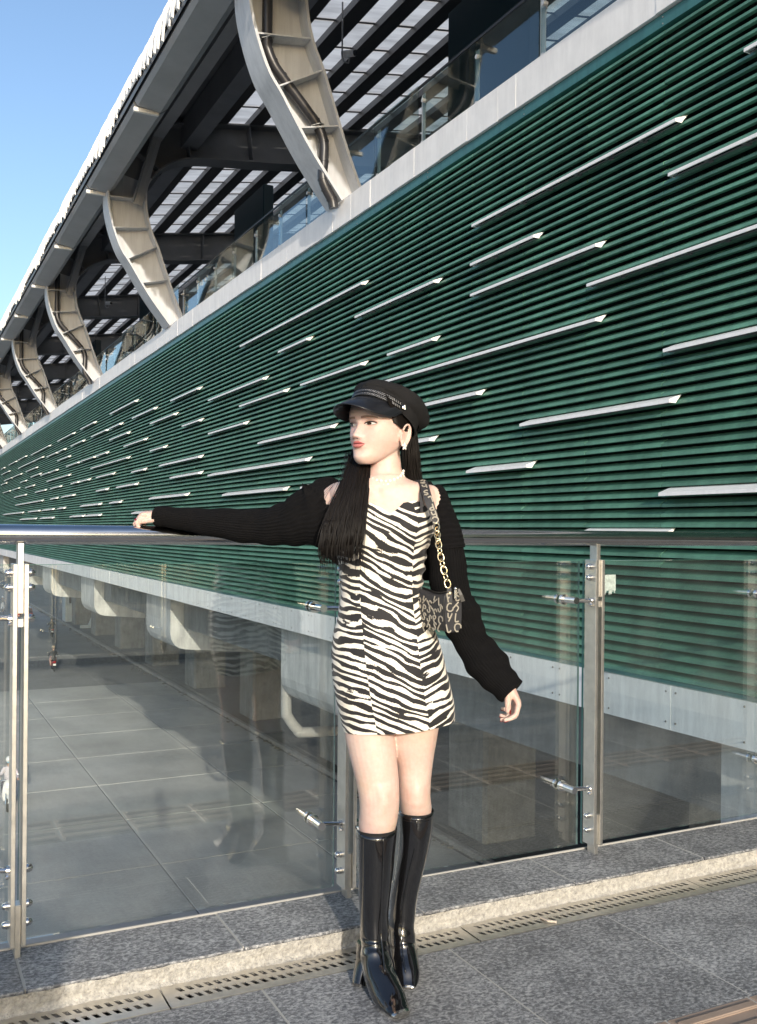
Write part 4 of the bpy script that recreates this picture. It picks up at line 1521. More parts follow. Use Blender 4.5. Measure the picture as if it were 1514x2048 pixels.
up = lambda x: .0520 - .0008 * (x / W2) ** 2 + .0088 * max(0, 1 - (abs(x) / W2) ** 1.7) - .0016 * ga(x, .0035)
dn = lambda x: .0520 - .0008 * (x / W2) ** 2 - .0108 * max(0, 1 - (abs(x) / W2) ** 2.2)
patch(lip_rows(up, mid), .0008, 'upper_lip', LIPU, lambda u, v: .0018 * math.sin(PI * u) ** .6)
patch(lip_rows(mid, dn), .0008, 'lower_lip', LIP, lambda u, v: .0026 * math.sin(PI * u) ** .6)
patch(lip_rows(lambda x: mid(x) + .0007, lambda x: mid(x) - .0007, 17, 3), .0032, 'mouth_line', mat('dark_mouth_line', (.10, .015, .015), .6))
for s in (-1, 1):
    ex, ez, hw_ = s * .0315, .1045, .0162
    def upr(t):   # t -1 (inner) .. 1 (outer)
        return ez + .0070 * (1 - abs(t + .05) ** 2.2) + .0012 * t
    def lor(t):
        return ez - .0040 * (1 - abs(t - .1) ** 2.4) + .0012 * t
    T = [(-1 + 2 * j / 16) for j in range(17)]
    rows = [[(ex + s * t * hw_, lor(t) + (upr(t) - lor(t)) * i / 6) for t in T] for i in range(7)]
    patch(rows, .0012, 'eye_white', SCL, lambda u, v: .0018 * math.sin(PI * u) * math.sin(PI * v))
    # iris looks ahead and a little to her right
    ir = []
    icx = ex - .0035
    for i in range(5):
        rr = .0064 * i / 4
        row = []
        for k in range(21):
            a = 2 * PI * k / 20
            x = icx + rr * math.cos(a)
            t = s * (x - ex) / hw_
            z = min(max(ez + .0008 + rr * math.sin(a), lor(t)), upr(t))
            row.append((x, z))
        ir.append(row)
    patch(ir, .0036, 'iris', IRIS)
    patch([[(ex + s * t * hw_ * 1.05, upr(t) + q) for t in T] for q in (-.0006, .0011, .0024)], .0040, 'upper_lash', LASH)
    patch([[(ex + s * t * hw_, lor(t) + q) for t in T] for q in (-.0007, .0001)], .0030, 'lower_lash', BROW)
    patch([[(ex + s * t * hw_ * 1.02, upr(t) + q + .0030) for t in T] for q in (.0, .0012)], .0012, 'lid_crease', LID)
    TB = [(-1 + 2 * j / 12) for j in range(13)]
    rows = [[(s * .031 + s * t * .0205, .1215 + .0022 * (1 - t * t) - .0012 * t - (.0052 - .0034 * max(0, t)) * (i / 2 - .3)) for t in TB] for i in range(3)]
    patch(rows, .0016, 'eyebrow', BROW)
    nz = [[(s * (.0062 + .0022 * math.cos(2 * PI * k / 10) * i), .0655 + .0011 * math.sin(2 * PI * k / 10) * i) for k in range(11)] for i in (0, 1)]
    patch(nz, .0008, 'nostril', mat('nostril_shade', (.16, .06, .05), .8))

# ------------------------------------------------------------------ dress
DN = 120
drow = levels([(676, 862, 1008, .094), (664, 877, 1030, .106), (668, 875, 1045, .113), (672, 868, 1065, .118), (674, 858, 1090, .113), (676, 850, 1120, .105), (679, 847, 1150, .099),
               (682, 845, 1180, .099), (679, 850, 1205, .103), (673, 862, 1240, .111), (666, 876, 1275, .119), (663, 886, 1310, .123), (664, 894, 1345, .124), (667, 901, 1380, .122),
               (672, 905, 1410, .118), (680, 907, 1440, .113), (686, 907, 1462, .110)], 90)
hem = ([650, 664, 690, 730, 770, 820, 870, 907, 930], [1448, 1453, 1460, 1457, 1454, 1449, 1444, 1438, 1434])
nek = ([640, 664, 690, 725, 750, 766, 778, 790, 802, 825, 848, 862, 880, 900], [1050, 1036, 1012, 1004, 1009, 1019, 1030, 1020, 1007, 1002, 1008, 1021, 1040, 1050])
rings = []
for i, (a, b, y, h) in enumerate(drow):
    r = ring(a, b, y, 2.775, h, DN, 2.15, h * .92)
    out = []
    for k, p in enumerate(r):
        t = 2 * PI * k / DN
        px = (a + b) / 2 + (b - a) / 2 * math.cos(t)
        if i < 12:                                   # sweetheart neckline
            w_ = (1 - i / 12)
            p = p + UP * float((1008 - np.interp(px, *nek)) / FPX * 2.7 * w_)
        if i > 72:                                   # hem runs aslant
            w_ = (i - 72) / 17
            p = p + UP * float((1462 - np.interp(px, *hem)) / FPX * 2.7 * w_)
        nrm = (RGT * math.cos(t) + TOW * math.sin(t))
        z = p.z
        # gathers at her left waist, soft bust, loose folds low down
        g1 = ga(px - 846, 26) * ga(y - 1130, 60) * .0042 * math.sin(z * 170 + px * .05)
        g2 = ga(px - 720, 60) * ga(y - 1180, 50) * .0016 * math.sin(z * 120 - px * .06)
        g3 = max(0, (y - 1250) / 210) * .004 * math.sin(px * .06 + z * 4)
        g4 = .010 * max(0, math.sin(t)) * (ga(px - 735, 26) + ga(px - 815, 26)) * ga(y - 1058, 30)
        g6 = .0042 * noise.noise((px * .016 + z * 7, z * 26, 2)) * ga(y - 1185, 80) + .003 * noise.noise((px * .03, z * 9, 6)) * max(0, (y - 1230) / 230)
        g5 = .0012 * noise.noise((px * .05, y * .03, 4))
        out.append(p + nrm * float(g1 + g2 + g3 + g4 + g5 + g6))
    rings.append(out)
db = MB().loft(rings, False, False)
ZEB = bpy.data.materials.new('zebra_print_cloth')
ZEB.use_nodes = True
nt = ZEB.node_tree
def N(t, **kw):
    n = nt.nodes.new(t)
    for k, v in kw.items():
        setattr(n, k, v)
    return n
def Mth(op, a, b=None, c=None):
    n = N('ShaderNodeMath', operation=op)
    for i, x in enumerate((a, b, c)):
        if x is None: continue
        if isinstance(x, (int, float)):
            n.inputs[i].default_value = x
        else:
            nt.links.new(x, n.inputs[i])
    return n.outputs[0]
def Noise(vec, scale, detail=2, rough=.5, dist=0):
    n = N('ShaderNodeTexNoise')
    n.inputs['Scale'].default_value = scale
    n.inputs['Detail'].default_value = detail
    n.inputs['Roughness'].default_value = rough
    n.inputs['Distortion'].default_value = dist
    nt.links.new(vec, n.inputs['Vector'])
    return n.outputs['Fac']
uv = N('ShaderNodeUVMap', uv_map='UVMap')
sep = N('ShaderNodeSeparateXYZ')
nt.links.new(uv.outputs[0], sep.inputs[0])
u, v = sep.outputs[0], sep.outputs[1]
# side panels shift against the middle one at the seams
left = Mth('LESS_THAN', u, -.062)
right = Mth('GREATER_THAN', u, .092)
mid_ = Mth('SUBTRACT', 1.0, Mth('ADD', left, right))
slope = Mth('ADD', Mth('MULTIPLY', mid_, Mth('MULTIPLY', u, .42)),
            Mth('ADD', Mth('MULTIPLY', left, Mth('MULTIPLY_ADD', u, .10, .013)), Mth('MULTIPLY', right, Mth('MULTIPLY_ADD', u, -.35, .21))))
cmb = N('ShaderNodeCombineXYZ')
nt.links.new(Mth('MULTIPLY', u, 1.0), cmb.inputs[0])
nt.links.new(Mth('ADD', v, slope), cmb.inputs[1])
nt.links.new(Mth('MULTIPLY_ADD', left, 3.1, Mth('MULTIPLY', right, 7.7)), cmb.inputs[2])
mp1 = N('ShaderNodeMapping')
mp1.inputs['Scale'].default_value = (8, 15, 1)
nt.links.new(cmb.outputs[0], mp1.inputs[0])
n1 = Noise(mp1.outputs[0], 1.0, 1.5, .5)
mp2 = N('ShaderNodeMapping')
mp2.inputs['Scale'].default_value = (13, 54, 1)
mp2.inputs['Location'].default_value = (3.4, 5.3, 2)
nt.links.new(cmb.outputs[0], mp2.inputs[0])
n2 = Noise(mp2.outputs[0], 1.0, 2.0, .5)
n3 = Noise(cmb.outputs[0], 260, 1)
sep2 = N('ShaderNodeSeparateXYZ')
nt.links.new(cmb.outputs[0], sep2.inputs[0])
ph = Mth('ADD', Mth('MULTIPLY', sep2.outputs[1], 2 * PI / .0222), Mth('MULTIPLY', Mth('SUBTRACT', n1, .5), 19.0))
sn = Mth('SINE', ph)
f = Mth('ADD', sn, Mth('ADD', Mth('MULTIPLY', Mth('SUBTRACT', n2, .5), 5.0), Mth('MULTIPLY', Mth('SUBTRACT', n3, .5), .75)))
rp = N('ShaderNodeValToRGB')
rp.color_ramp.elements[0].position = .46
rp.color_ramp.elements[1].position = .50
rp.color_ramp.elements[0].color = (.88, .82, .71, 1)
rp.color_ramp.elements[1].color = (.012, .011, .012, 1)
nt.links.new(Mth('MULTIPLY_ADD', f, .25, .52), rp.inputs['Fac'])
bs = nt.nodes['Principled BSDF']
bs.inputs['Roughness'].default_value = .75
bs.inputs['Sheen Weight'].default_value = .15
nt.links.new(rp.outputs[0], bs.inputs['Base Color'])
wv = Noise(uv.outputs[0], 900, 2)
bp = N('ShaderNodeBump')
bp.inputs['Strength'].default_value = .25
bp.inputs['Distance'].default_value = .001
nt.links.new(wv, bp.inputs['Height'])
nt.links.new(bp.outputs[0], bs.inputs['Normal'])
dress = db.build('dress', ZEB, woman, 'all')
def set_uv(o, rings):
    me = o.data
    n = len(rings[0])
    val = []
    for r in rings:
        q = n // 4                                  # front middle
        cum = [0.0] * n
        for s_ in (1, -1):
            acc = 0
            for j in range(1, n // 2 + 1):
                k, kp = (q - s_ * j) % n, (q - s_ * (j - 1)) % n
                acc += (r[k] - r[kp]).length
                if s_ == 1 or j < n // 2:
                    cum[k] = s_ * acc
        val += [(cum[k], r[k].z) for k in range(n)]
    ul = me.uv_layers.new(name='UVMap')
    for l in me.loops:
        ul.data[l.index].uv = val[l.vertex_index]
set_uv(dress, rings)
# shoulder strap and seam lines
STRAP = mat('black_strap_cloth', (.02, .018, .02), .7)
def ribbon(pts, wd, nrm, th=.002):
    """flat band through pts, wd wide (number or list), facing nrm"""
    pts = [Vector(p) for p in pts]
    rr = []
    for i, p in enumerate(pts):
        t = (pts[min(i + 1, len(pts) - 1)] - pts[max(i - 1, 0)]).normalized()
        n_ = Vector(nrm[i] if isinstance(nrm, list) else nrm)
        n_ = (n_ - t * t.dot(n_)).normalized()
        s_ = t.cross(n_)
        w_ = (wd[i] if isinstance(wd, list) else wd) / 2
        rr.append([p + s_ * w_ + n_ * th / 2, p - s_ * w_ + n_ * th / 2, p - s_ * w_ - n_ * th / 2, p + s_ * w_ - n_ * th / 2])
    return MB().loft(rr)
ribbon([at(841, 962, 2.80), at(842, 968, 2.735), at(842, 985, 2.697), at(843, 1014, 2.683), at(843, 1024, 2.676)], .008, TOW).build('shoulder_strap', STRAP, woman)

# ------------------------------------------------------------------ black ribbed shrug
KNIT = mat('black_knit', (.0055, .0053, .0058), .95, spec=.15, var=.3, vscale=40, bump=.4, bscale=700)
SN = 168
def sleeve(tab, name, nl=80, rib=42, ref=TOW, folds=(), seed=0, end_rib=False):
    P, Rr = limb(tab, nl, ref)
    def md_(s_, an):
        q = 1 + .020 * math.cos(rib * an)
        for (c, w_, amp, fr, ph_) in folds:
            q += amp * ga(s_ - c, w_) * math.sin(fr * s_ + ph_ + 1.5 * math.cos(an))
        q += .03 * noise.noise((math.cos(an) * 1.2 + seed, math.sin(an) * 1.2, s_ * 9))
        return q
    return MB().tube(P, Rr, SN, ref, True, md_)
# her right sleeve lies along the rail
t = [(684, 985, 2.868, 34, .5), (674, 992, 2.85, 47, .55), (664, 1003, 2.83, 57, .6), (652, 1018, 2.815, 65, .62), (634, 1030, 2.812, 65, .64), (612, 1036, 2.825, 56, .75), (580, 1046, 2.85, 45.5, .9), (530, 1053.5, 2.885, 35.5, 1), (470, 1050, 2.92, 32, 1),
     (400, 1042, 2.965, 25, 1.05), (345, 1035, 2.99, 21, 1.2), (322, 1033, 3.0, 20, 1.3), (315, 1032.5, 3.003, 20, 1.3)]
m_ = sleeve(t, 'sleeve', 96, 40, TOW, ((.25, .12, .055, 60, 0), (.55, .14, .035, 80, 1), (.8, .2, .03, 70, 2)), 1)
m_.build('sleeve', KNIT, woman, 'all')
t = [(871, 974, 2.80, 9, 1.6), (876, 987, 2.795, 15, 1.5), (882, 1018, 2.788, 21, 1.4), (888, 1060, 2.782, 31, 1.2), (892, 1100, 2.78, 36, 1.1), (896, 1150, 2.785, 38, 1.05), (906, 1200, 2.79, 38, 1), (915, 1222, 2.785, 43, 1),
     (930, 1255, 2.775, 38, 1), (944, 1285, 2.765, 34, 1), (963, 1312, 2.75, 39, 1), (983, 1338, 2.735, 39, 1), (1001, 1360, 2.722, 33, 1), (1016, 1376, 2.712, 30, 1), (1024, 1384, 2.707, 29, 1)]
m_ = sleeve(t, 'sleeve', 110, 40, TOW, ((.52, .07, .07, 75, 1), (.8, .12, .055, 60, 0), (.3, .12, .03, 80, 2)), 5)
m_.build('sleeve', KNIT, woman, 'all')
# upper sleeve bands: knit turned sideways down to the seam above the elbow
P, Rr = limb([(871, 975, 2.799, 10, 1.6), (876.5, 987, 2.794, 16.5, 1.5), (882.5, 1018, 2.787, 23, 1.4), (889, 1060, 2.781, 33, 1.2), (893, 1098, 2.779, 38, 1.1)], 120)
MB().tube(P, Rr, 48, TOW, True, lambda s_, an: 1 + .02 * math.sin(s_ * 2 * PI * 17)).build('upper_sleeve', KNIT, woman, 'all')
# back of the shrug, seen under the raised arm and behind the waist
MB().loft([ring(a, b, y, 2.855, h, 40, 2.2) for a, b, y, h in levels([(668, 862, 962, .03), (652, 880, 990, .05), (636, 886, 1040, .06), (632, 884, 1085, .055), (650, 874, 1112, .05), (676, 866, 1132, .04), (700, 868, 1160, .03)], 30)]).build('shrug_back', KNIT, woman, 'all')

# ------------------------------------------------------------------ hair
HAIR = bpy.data.materials.new('black_brown_hair')
HAIR.use_nodes = True
nt = HAIR.node_tree
bs = nt.nodes['Principled BSDF']
geo = N('ShaderNodeNewGeometry')
mp = N('ShaderNodeMapping')
mp.inputs['Scale'].default_value = (160, 160, 8)
nt.links.new(geo.outputs['Position'], mp.inputs[0])
nz = Noise(mp.outputs[0], 1.0, 3)
rp = N('ShaderNodeValToRGB')
rp.color_ramp.elements[0].color = (.003, .0026, .0026, 1)
rp.color_ramp.elements[1].color = (.010, .007, .0055, 1)
nt.links.new(nz, rp.inputs[0])
nt.links.new(rp.outputs[0], bs.inputs['Base Color'])
bs.inputs['Roughness'].default_value = .5
bs.inputs['Specular IOR Level'].default_value = .25

def lock_of_hair(tab, ns, jit, rad, seed, tip=.9, thick=.016):
    """strands run down between the two outlines of tab rows (left px, right px, py, d)"""
    q = MB()
    rr = random.Random(seed)
    rows = levels(tab, 26)
    nb = len(rows) - 5
    # body of the lock
    q.loft([[at((a + b) / 2 + (b - a) / 2 * .90 * (1 - .75 * (i / nb) ** 3) * math.cos(t), y, d + .012 * (i / nb) ** 3 - thick * .8 * (1 - .7 * (i / nb) ** 3) * math.sin(t)) for t in [2 * PI * k / 26 for k in range(26)]] for i, (a, b, y, d) in enumerate(rows[:nb])])
    for s_ in range(ns):
        u = rr.random()
        dep = -thick * (1.0 - .9 * abs(2 * u - 1) ** 2) * rr.uniform(.5, 1.15)
        n_ = rr.randint(int(len(rows) * tip), len(rows))
        st = rr.uniform(-jit, jit)
        pts, rad_ = [], []
        u1 = u + rr.gauss(0, .05)
        for i in range(0, n_, 2):
            a, b, y, d = rows[i]
            f_ = i / len(rows)
            uu = u + (u1 - u) * f_
            x = a + (b - a) * min(1.06, max(-.06, uu)) + st * f_ + 1.4 * math.sin(f_ * 9 + s_)
            pts.append(at(x, y + rr.uniform(-1, 1), d + dep))
            rad_.append(rad * (1 - .75 * f_ ** 3) * rr.uniform(.8, 1.1))
        q.tube(pts, rad_, 5)
    return q
front = [(712, 748, 880, 2.815), (705, 746, 905, 2.80), (699, 740, 925, 2.77), (692, 738, 945, 2.735), (683, 736, 970, 2.705), (669, 733, 1000, 2.682), (656, 730, 1030, 2.662), (647, 727, 1060, 2.646), (641, 723, 1090, 2.642), (642, 720, 1115, 2.645), (650, 716, 1135, 2.65)]
lock_of_hair(front, 420, 9, .0014, 3, .70, .022).build('front_hair', HAIR, woman, 'all')
q = MB()
rr = random.Random(9)
for s_ in range(26):                                # loose wisps
    x0, dx = rr.uniform(690, 705), rr.uniform(-52, -12)
    y1 = rr.uniform(985, 1110)
    pts = []
    for i in range(9):
        f_ = i / 8
        pts.append(at(x0 + dx * f_ ** 1.5 + 2.5 * math.sin(f_ * 7 + s_), 905 + (y1 - 905) * f_, 2.775 - .115 * f_))
    q.tube(pts, [.0006] * 9, 4)
for s_ in range(60):                                # thin ends hanging below the lock
    u_ = rr.random()
    x0, x1_ = 650 + 68 * u_, 640 + 84 * u_ + rr.gauss(0, 7)
    y1 = rr.uniform(1105, 1150)
    q.tube([at(x0 + (x1_ - x0) * i / 7 + 1.5 * math.sin(i + s_), 1040 + (y1 - 1040) * i / 7, 2.642 - .006 * math.sin(PI * u_)) for i in range(8)], [.0011, .0011, .001, .001, .0009, .0008, .0006, .0003], 4)
for s_ in range(8):
    x0 = rr.uniform(734, 738)
    q.tube([at(x0 + rr.uniform(-2, 3) * i / 6, 950 + 16 * i, 2.70 - .006 * i) for i in range(7)], [.0005] * 7, 4)
q.build('hair_wisps', HAIR, woman, 'all')
back = [(786, 830, 835, 2.83), (797, 833, 865, 2.84), (801, 836, 890, 2.845), (804, 838, 915, 2.85), (806, 841, 940, 2.86), (810, 845, 965, 2.868), (812, 848, 990, 2.875), (815, 850, 1015, 2.88)]
lock_of_hair(back, 130, 3, .0018, 5, .95, .03).build('back_hair', HAIR, woman, 'all')
# hair close to the skull under the cap
q = MB()
rows_ = []
for z in np.linspace(.040, .19, 22):
    W_, B_, yc = hi(Wz, z) + float(np.interp(z, [.1, .125], [.006, .002])), hi(Bz, z) - .008, hi(Yc, z)
    hl = np.interp(z, [.04, .08, .105, .125, .14, .16, .19], [-.03, -.026, -.018, .022, .040, .055, .05])     # hairline
    r = []
    for k in range(41):
        a = R(-8 + 196 * k / 40)
        x = W_ * math.cos(a)
        y = yc + (yc - B_) * -math.sin(a) if math.sin(a) > 0 else yc
        if k in (0, 40):
            x = math.copysign(W_ * .985, x)
        y = min(y, hl) if 0 < k < 40 else hl
        if k < 4 or k > 36:
            f_ = k / 4 if k < 4 else (40 - k) / 4
            y = hl * (1 - f_) + y * f_
        r.append(hw(x, y, z))
    rows_.append(r)
q.loft(rows_, closed=False)
for s_ in (1, -1):                                  # combed temple strands running back over the ear
    for i in range(40):
        z0 = rr.uniform(.110, .130)
        y0 = .030 + (z0 - .110) * .5
        pts = [hw(s_ * (float(np.interp(z0, zs, Wz)) * (1 - .10 * (y0 - .02) / .04) + .003), y0, z0)]
        for f_ in (.33, .66, 1.0):
            zz = z0 - .030 * f_
            yy = y0 - .060 * f_
            pts.append(hw(s_ * (float(np.interp(zz, zs, Wz)) + .0065), yy, zz))
        q.tube(pts, .0012, 5)
q.build('scalp_hair', HAIR, woman, 'all')

# ------------------------------------------------------------------ cap
TAU = R(29)
CF = (HF * math.cos(TAU) + UP * math.sin(TAU))
CU = (UP * math.cos(TAU) - HF * math.sin(TAU))
CO = hw(0, -.016, .1375)
def cw(x, y, z):
    return CO + (HL * float(x) + CF * float(y) + CU * float(z)) * HS
CAPC = mat('black_cotton_cap', (.014, .0138, .0145), .9, spec=.2, var=.15, vscale=30, bump=.3, bscale=600)
CAPL = mat('black_leather_visor', (.010, .011, .014), .30, coat=.3)
cap = inst('cap', MB().loft([[cw(a_ * math.cos(t), b_ * math.sin(t), z) for t in [2 * PI * k / 64 for k in range(64)]]
                             for a_, b_, z in ((.0815, .1035, -.014), (.0825, .105, -.012), (.0830, .1055, .022), (.081, .103, .024))], False, False).mesh('cap', CAPC, 40, PB), woman)
cr = []
for z, g_ in ((.020, .98), (.024, 1.01), (.030, 1.07), (.040, 1.13), (.052, 1.155), (.065, 1.145), (.078, 1.09), (.088, 1.0), (.096, .82), (.101, .58), (.104, .30), (.105, .05)):
    r = []
    for k in range(80):
        t = 2 * PI * k / 80
        wr = 1 + .022 * math.sin(8 * t + z * 40) * ga(z - .03, .03) + .05 * noise.noise((2.2 * math.cos(t), 2.2 * math.sin(t), z * 28)) 
        fr = math.sin(t)
        # the crown slumps to the back
        r.append(cw(.0815 * g_ * wr * math.cos(t), .104 * g_ * wr * math.sin(t) * (1 - .04 * fr) - .022 * (z / .1), z * (1 - .10 * fr) * .72 + .010 * noise.noise((1.7 * math.cos(t), 1.7 * math.sin(t), 5)) * min(1, g_ * 2)))
    cr.append(r)
inst('crown', MB().loft(cr, False, True).mesh('crown', CAPC, 'all', PB), cap)
# visor
vr = []
nV = 41
for i in range(nV):
    t = R(90 - 80 + 160 * i / (nV - 1))
    e = math.sin(PI * i / (nV - 1)) ** .5
    c_, s_ = math.cos(t), math.sin(t)
    row = []
    for q_ in (0, .25, .5, .75, 1.0):
        ex = .052 * e * q_
        row.append((.0825 * c_ * (1 + ex * 1.5), .105 * s_ + ex * .92, -.010 - .046 * q_ * e - .026 * (c_ ** 2) * q_ * e ** .5 - .012 * (q_ * e) ** 2))
    vr.append(row)
ring_ = []
for row in vr:
    ring_.append([cw(*p) for p in row] + [cw(p[0], p[1], p[2] - .003) for p in row[::-1]])
inst('visor', MB().loft(ring_).mesh('visor', CAPL, 35, PB), cap)
edge = [cw(row[-1][0] * 1.005, row[-1][1] * 1.005, row[-1][2] - .001) for row in vr]
inst('visor_piping', MB().tube(edge, .0016, 6).mesh('visor_piping', CAPL, 'all', PB), cap)
bd = MB()
for ph_, off in ((0, .006), (PI, .006), (0, -.004), (PI, -.004)):
    pts = []
    for i in range(140):
        t = R(16 + 148 * i / 139)
        w_ = .0035 * math.sin(i * .9 + ph_)
        pts.append(cw(.0858 * math.cos(t), .1085 * math.sin(t), -.001 + off + w_))
    bd.tube(pts, .0017, 5)
inst('braid', bd.mesh('braid', mat('glossy_braid_cord', (.14, .14, .145), .35, metal=1.0), 'all', PB), cap)
bt = MB()
for s_ in (12, 168):
    t = R(s_)
    c0 = cw(.0865 * math.cos(t), .109 * math.sin(t), .001)
    n_ = (HL * math.cos(t) + CF * math.sin(t)).normalized()
    bt.tube([c0 - n_ * .003, c0 + n_ * .003, c0 + n_ * .0045], [.0078, .0074, .0050], 14)
    for k in range(6):
        a = PI / 3 * k
        s1, s2 = n_.cross(CU).normalized(), CU
        bt.tube([c0 + n_ * .004, c0 + n_ * .004 + (s1 * math.cos(a) + s2 * math.sin(a)) * .006], .0014, 5)
inst('button', bt.mesh('button', M['steel_polish'], 30, PB), cap)

# ------------------------------------------------------------------ necklace and earrings
PEARL = mat('pearl', (.82, .77, .70), .18, coat=.4)
GOLD = mat('pale_gold', (.80, .66, .42), .22, metal=1)
NWIRE = mat('dark_gold_wire', (.30, .22, .12), .35, metal=.6)
nk = inst('necklace', MB().tube([at(769 + 37 * math.cos(t), 944 + 22 * math.sin(t) + 2.2 * math.sin(t * 16), 2.772 - .062 * math.sin(t) - .004) for t in np.linspace(R(2), R(178), 70)], .0012, 5).mesh('necklace', NWIRE, 'all', PB), woman)
for i, t in enumerate(np.linspace(R(4), R(176), 26)):
    p = at(769 + 38 * math.cos(t), 944 + 22 * math.sin(t) + (4.2 if i % 2 else -3.6), 2.772 - .062 * math.sin(t) - .006)
    MB().ball(p, .0042 + .0006 * (i % 3), 10, 7).build('pearl', PEARL, nk, 'all', origin=PB)
for s_ in (1, -1):
    c0 = hw(s_ * .0850, .000, .047)
    q = MB()
    a1, a2 = HF, UP
    for k in range(5):
        a = R(90 + 72 * k)
        q.tube([c0, c0 + (a1 * math.cos(a) + a2 * math.sin(a)) * .006, c0 + (a1 * math.cos(a) + a2 * math.sin(a)) * .0115], [.002, .0034, .0008], 7)
    q.ball(c0 + HL * s_ * .002, .003, 8, 6)
    q.build('earring', PEARL, woman, 'all')

# ------------------------------------------------------------------ boots
PAT = mat('black_patent_leather', (.006, .006, .007), .07, spec=.6, coat=1.0)
SILV = mat('silver_toe_trim', (.72, .68, .60), .18, metal=1.0)
def boot(tab, heel, toe, seam, seed):
    P, Rr = limb(tab, 80)
    def md_(s_, an):
        q = 1.0
        q += .028 * ga(s_ - .50, .10) * math.sin(s_ * 60 + 2.0 * math.cos(an) + seed)
        q += .042 * noise.noise((math.cos(an) * 1.5 + seed, math.sin(an) * 1.5, s_ * 7))
        return q
    RF = [TOW * (1 - s_) + UP * s_ for s_ in [max(0, min(1, (i / 79 - .66) / .2)) for i in range(80)]]
    b_ = inst('boot', MB().tube(P, Rr, 56, RF, True, md_, lambda s_: 2.0 + 1.0 * max(0, min(1, (s_ - .88) / .10))).mesh('boot', PAT, 'all', PB), woman)
    # inner wall of the opening
    rim = MB().tube([P[0] + UP * .0015, P[0] - UP * .004, P[0] - UP * .03], [(Rr[0][0] * 1.002, Rr[0][1] * 1.002), (Rr[0][0] * .955, Rr[0][1] * .955), (Rr[0][0] * .90, Rr[0][1] * .90)], 48, TOW, False)
    inst('boot_lining', rim.mesh('boot_lining', M['black'], 'all', PB), b_)
    band = MB().tube([P[2] - UP * .001, P[2] - UP * .0025, P[2] - UP * .004], [(Rr[2][0] * 1.0, Rr[2][1] * 1.0), (Rr[2][0] * 1.012, Rr[2][1] * 1.012), (Rr[2][0] * 1.0, Rr[2][1] * 1.0)], 48, TOW, False)
    inst('top_band', band.mesh('top_band', PAT, 'all', PB), b_)
    if heel:
        hp, hr = limb(heel, 10)
        inst('heel', MB().tube(hp, hr, 20, TOW).mesh('heel', PAT, 40, PB), b_)
    inst('toe_trim', MB().tube(P[74:] + [P[-1] + (P[-1] - P[-2]) * .3], [(a * 1.03, c * 1.04) for a, c in Rr[74:]] + [(Rr[-1][0] * .9, Rr[-1][1] * .9)], 40, UP, True, None, lambda s_: 2.6 + .4 * s_).mesh('toe_trim', SILV, 35, PB), b_)
    if seam:
        inst('front_seam', MB().tube([at(*p) for p in spline(seam, 30)], .0022, 6).mesh('front_seam', PAT, 'all', PB), b_)
    return b_
boot([(752, 1655, 2.748, 41.5, 1.05), (751, 1700, 2.76, 38.5, 1.1), (750.5, 1735, 2.768, 36.5, 1.12), (748.5, 1798, 2.78, 31, 1.15), (748, 1832, 2.786, 28.5, 1.2), (749, 1864, 2.79, 28.5, 1.3), (750, 1888, 2.785, 28.5, 1.4),
      (753, 1918, 2.765, 31, 1.35), (760, 1948, 2.73, 32, 1.15), (771, 1978, 2.685, 33, .92), (783, 2001, 2.645, 31, .72), (793, 2017, 2.612, 26, .52), (800, 2026, 2.594, 22, .38), (804, 2030, 2.586, 19, .28)],
     [(738, 1888, 2.822, 25, 1.1), (731, 1920, 2.815, 20, 1.2), (722, 1950, 2.797, 16, 1.3), (717, 1971, 2.782, 14.5, 1.4)],
     [(741, 2012, 2.665, ), (757, 2024, 2.63), (778, 2034, 2.60), (797, 2037, 2.583), (811, 2033, 2.588), (816, 2025, 2.61)],
     [(767, 1676, 2.690), (766, 1735, 2.706), (763, 1800, 2.728), (762, 1865, 2.732), (766, 1905, 2.708), (770, 1945, 2.672)], 0)
boot([(832, 1621, 2.825, 36, 1.1), (831, 1655, 2.83, 34.5, 1.15), (826, 1700, 2.845, 31.5, 1.15), (818, 1740, 2.855, 29, 1.15), (809.5, 1785, 2.87, 26.5, 1.2), (805, 1831, 2.88, 25, 1.25), (804, 1864, 2.88, 26, 1.35),
      (807, 1895, 2.87, 26, 1.4), (811, 1925, 2.84, 27.5, 1.2), (814, 1950, 2.80, 26, .9), (816, 1966, 2.775, 20, .6), (817, 1974, 2.76, 14, .36), (817, 1976, 2.755, 8, .2)],
     [(800, 1890, 2.92, 20, 1.1), (800, 1925, 2.93, 15, 1.2), (800, 1945, 2.925, 12, 1.3)],
     [(796, 1966, 2.80), (803, 1976, 2.772), (815, 1981, 2.756), (826, 1979, 2.758), (833, 1970, 2.78), (836, 1960, 2.80)],
     [(834, 1640, 2.764), (831, 1690, 2.782), (817, 1750, 2.80), (806, 1810, 2.826), (803, 1870, 2.826), (806, 1915, 2.795), (811, 1945, 2.77)], 4)

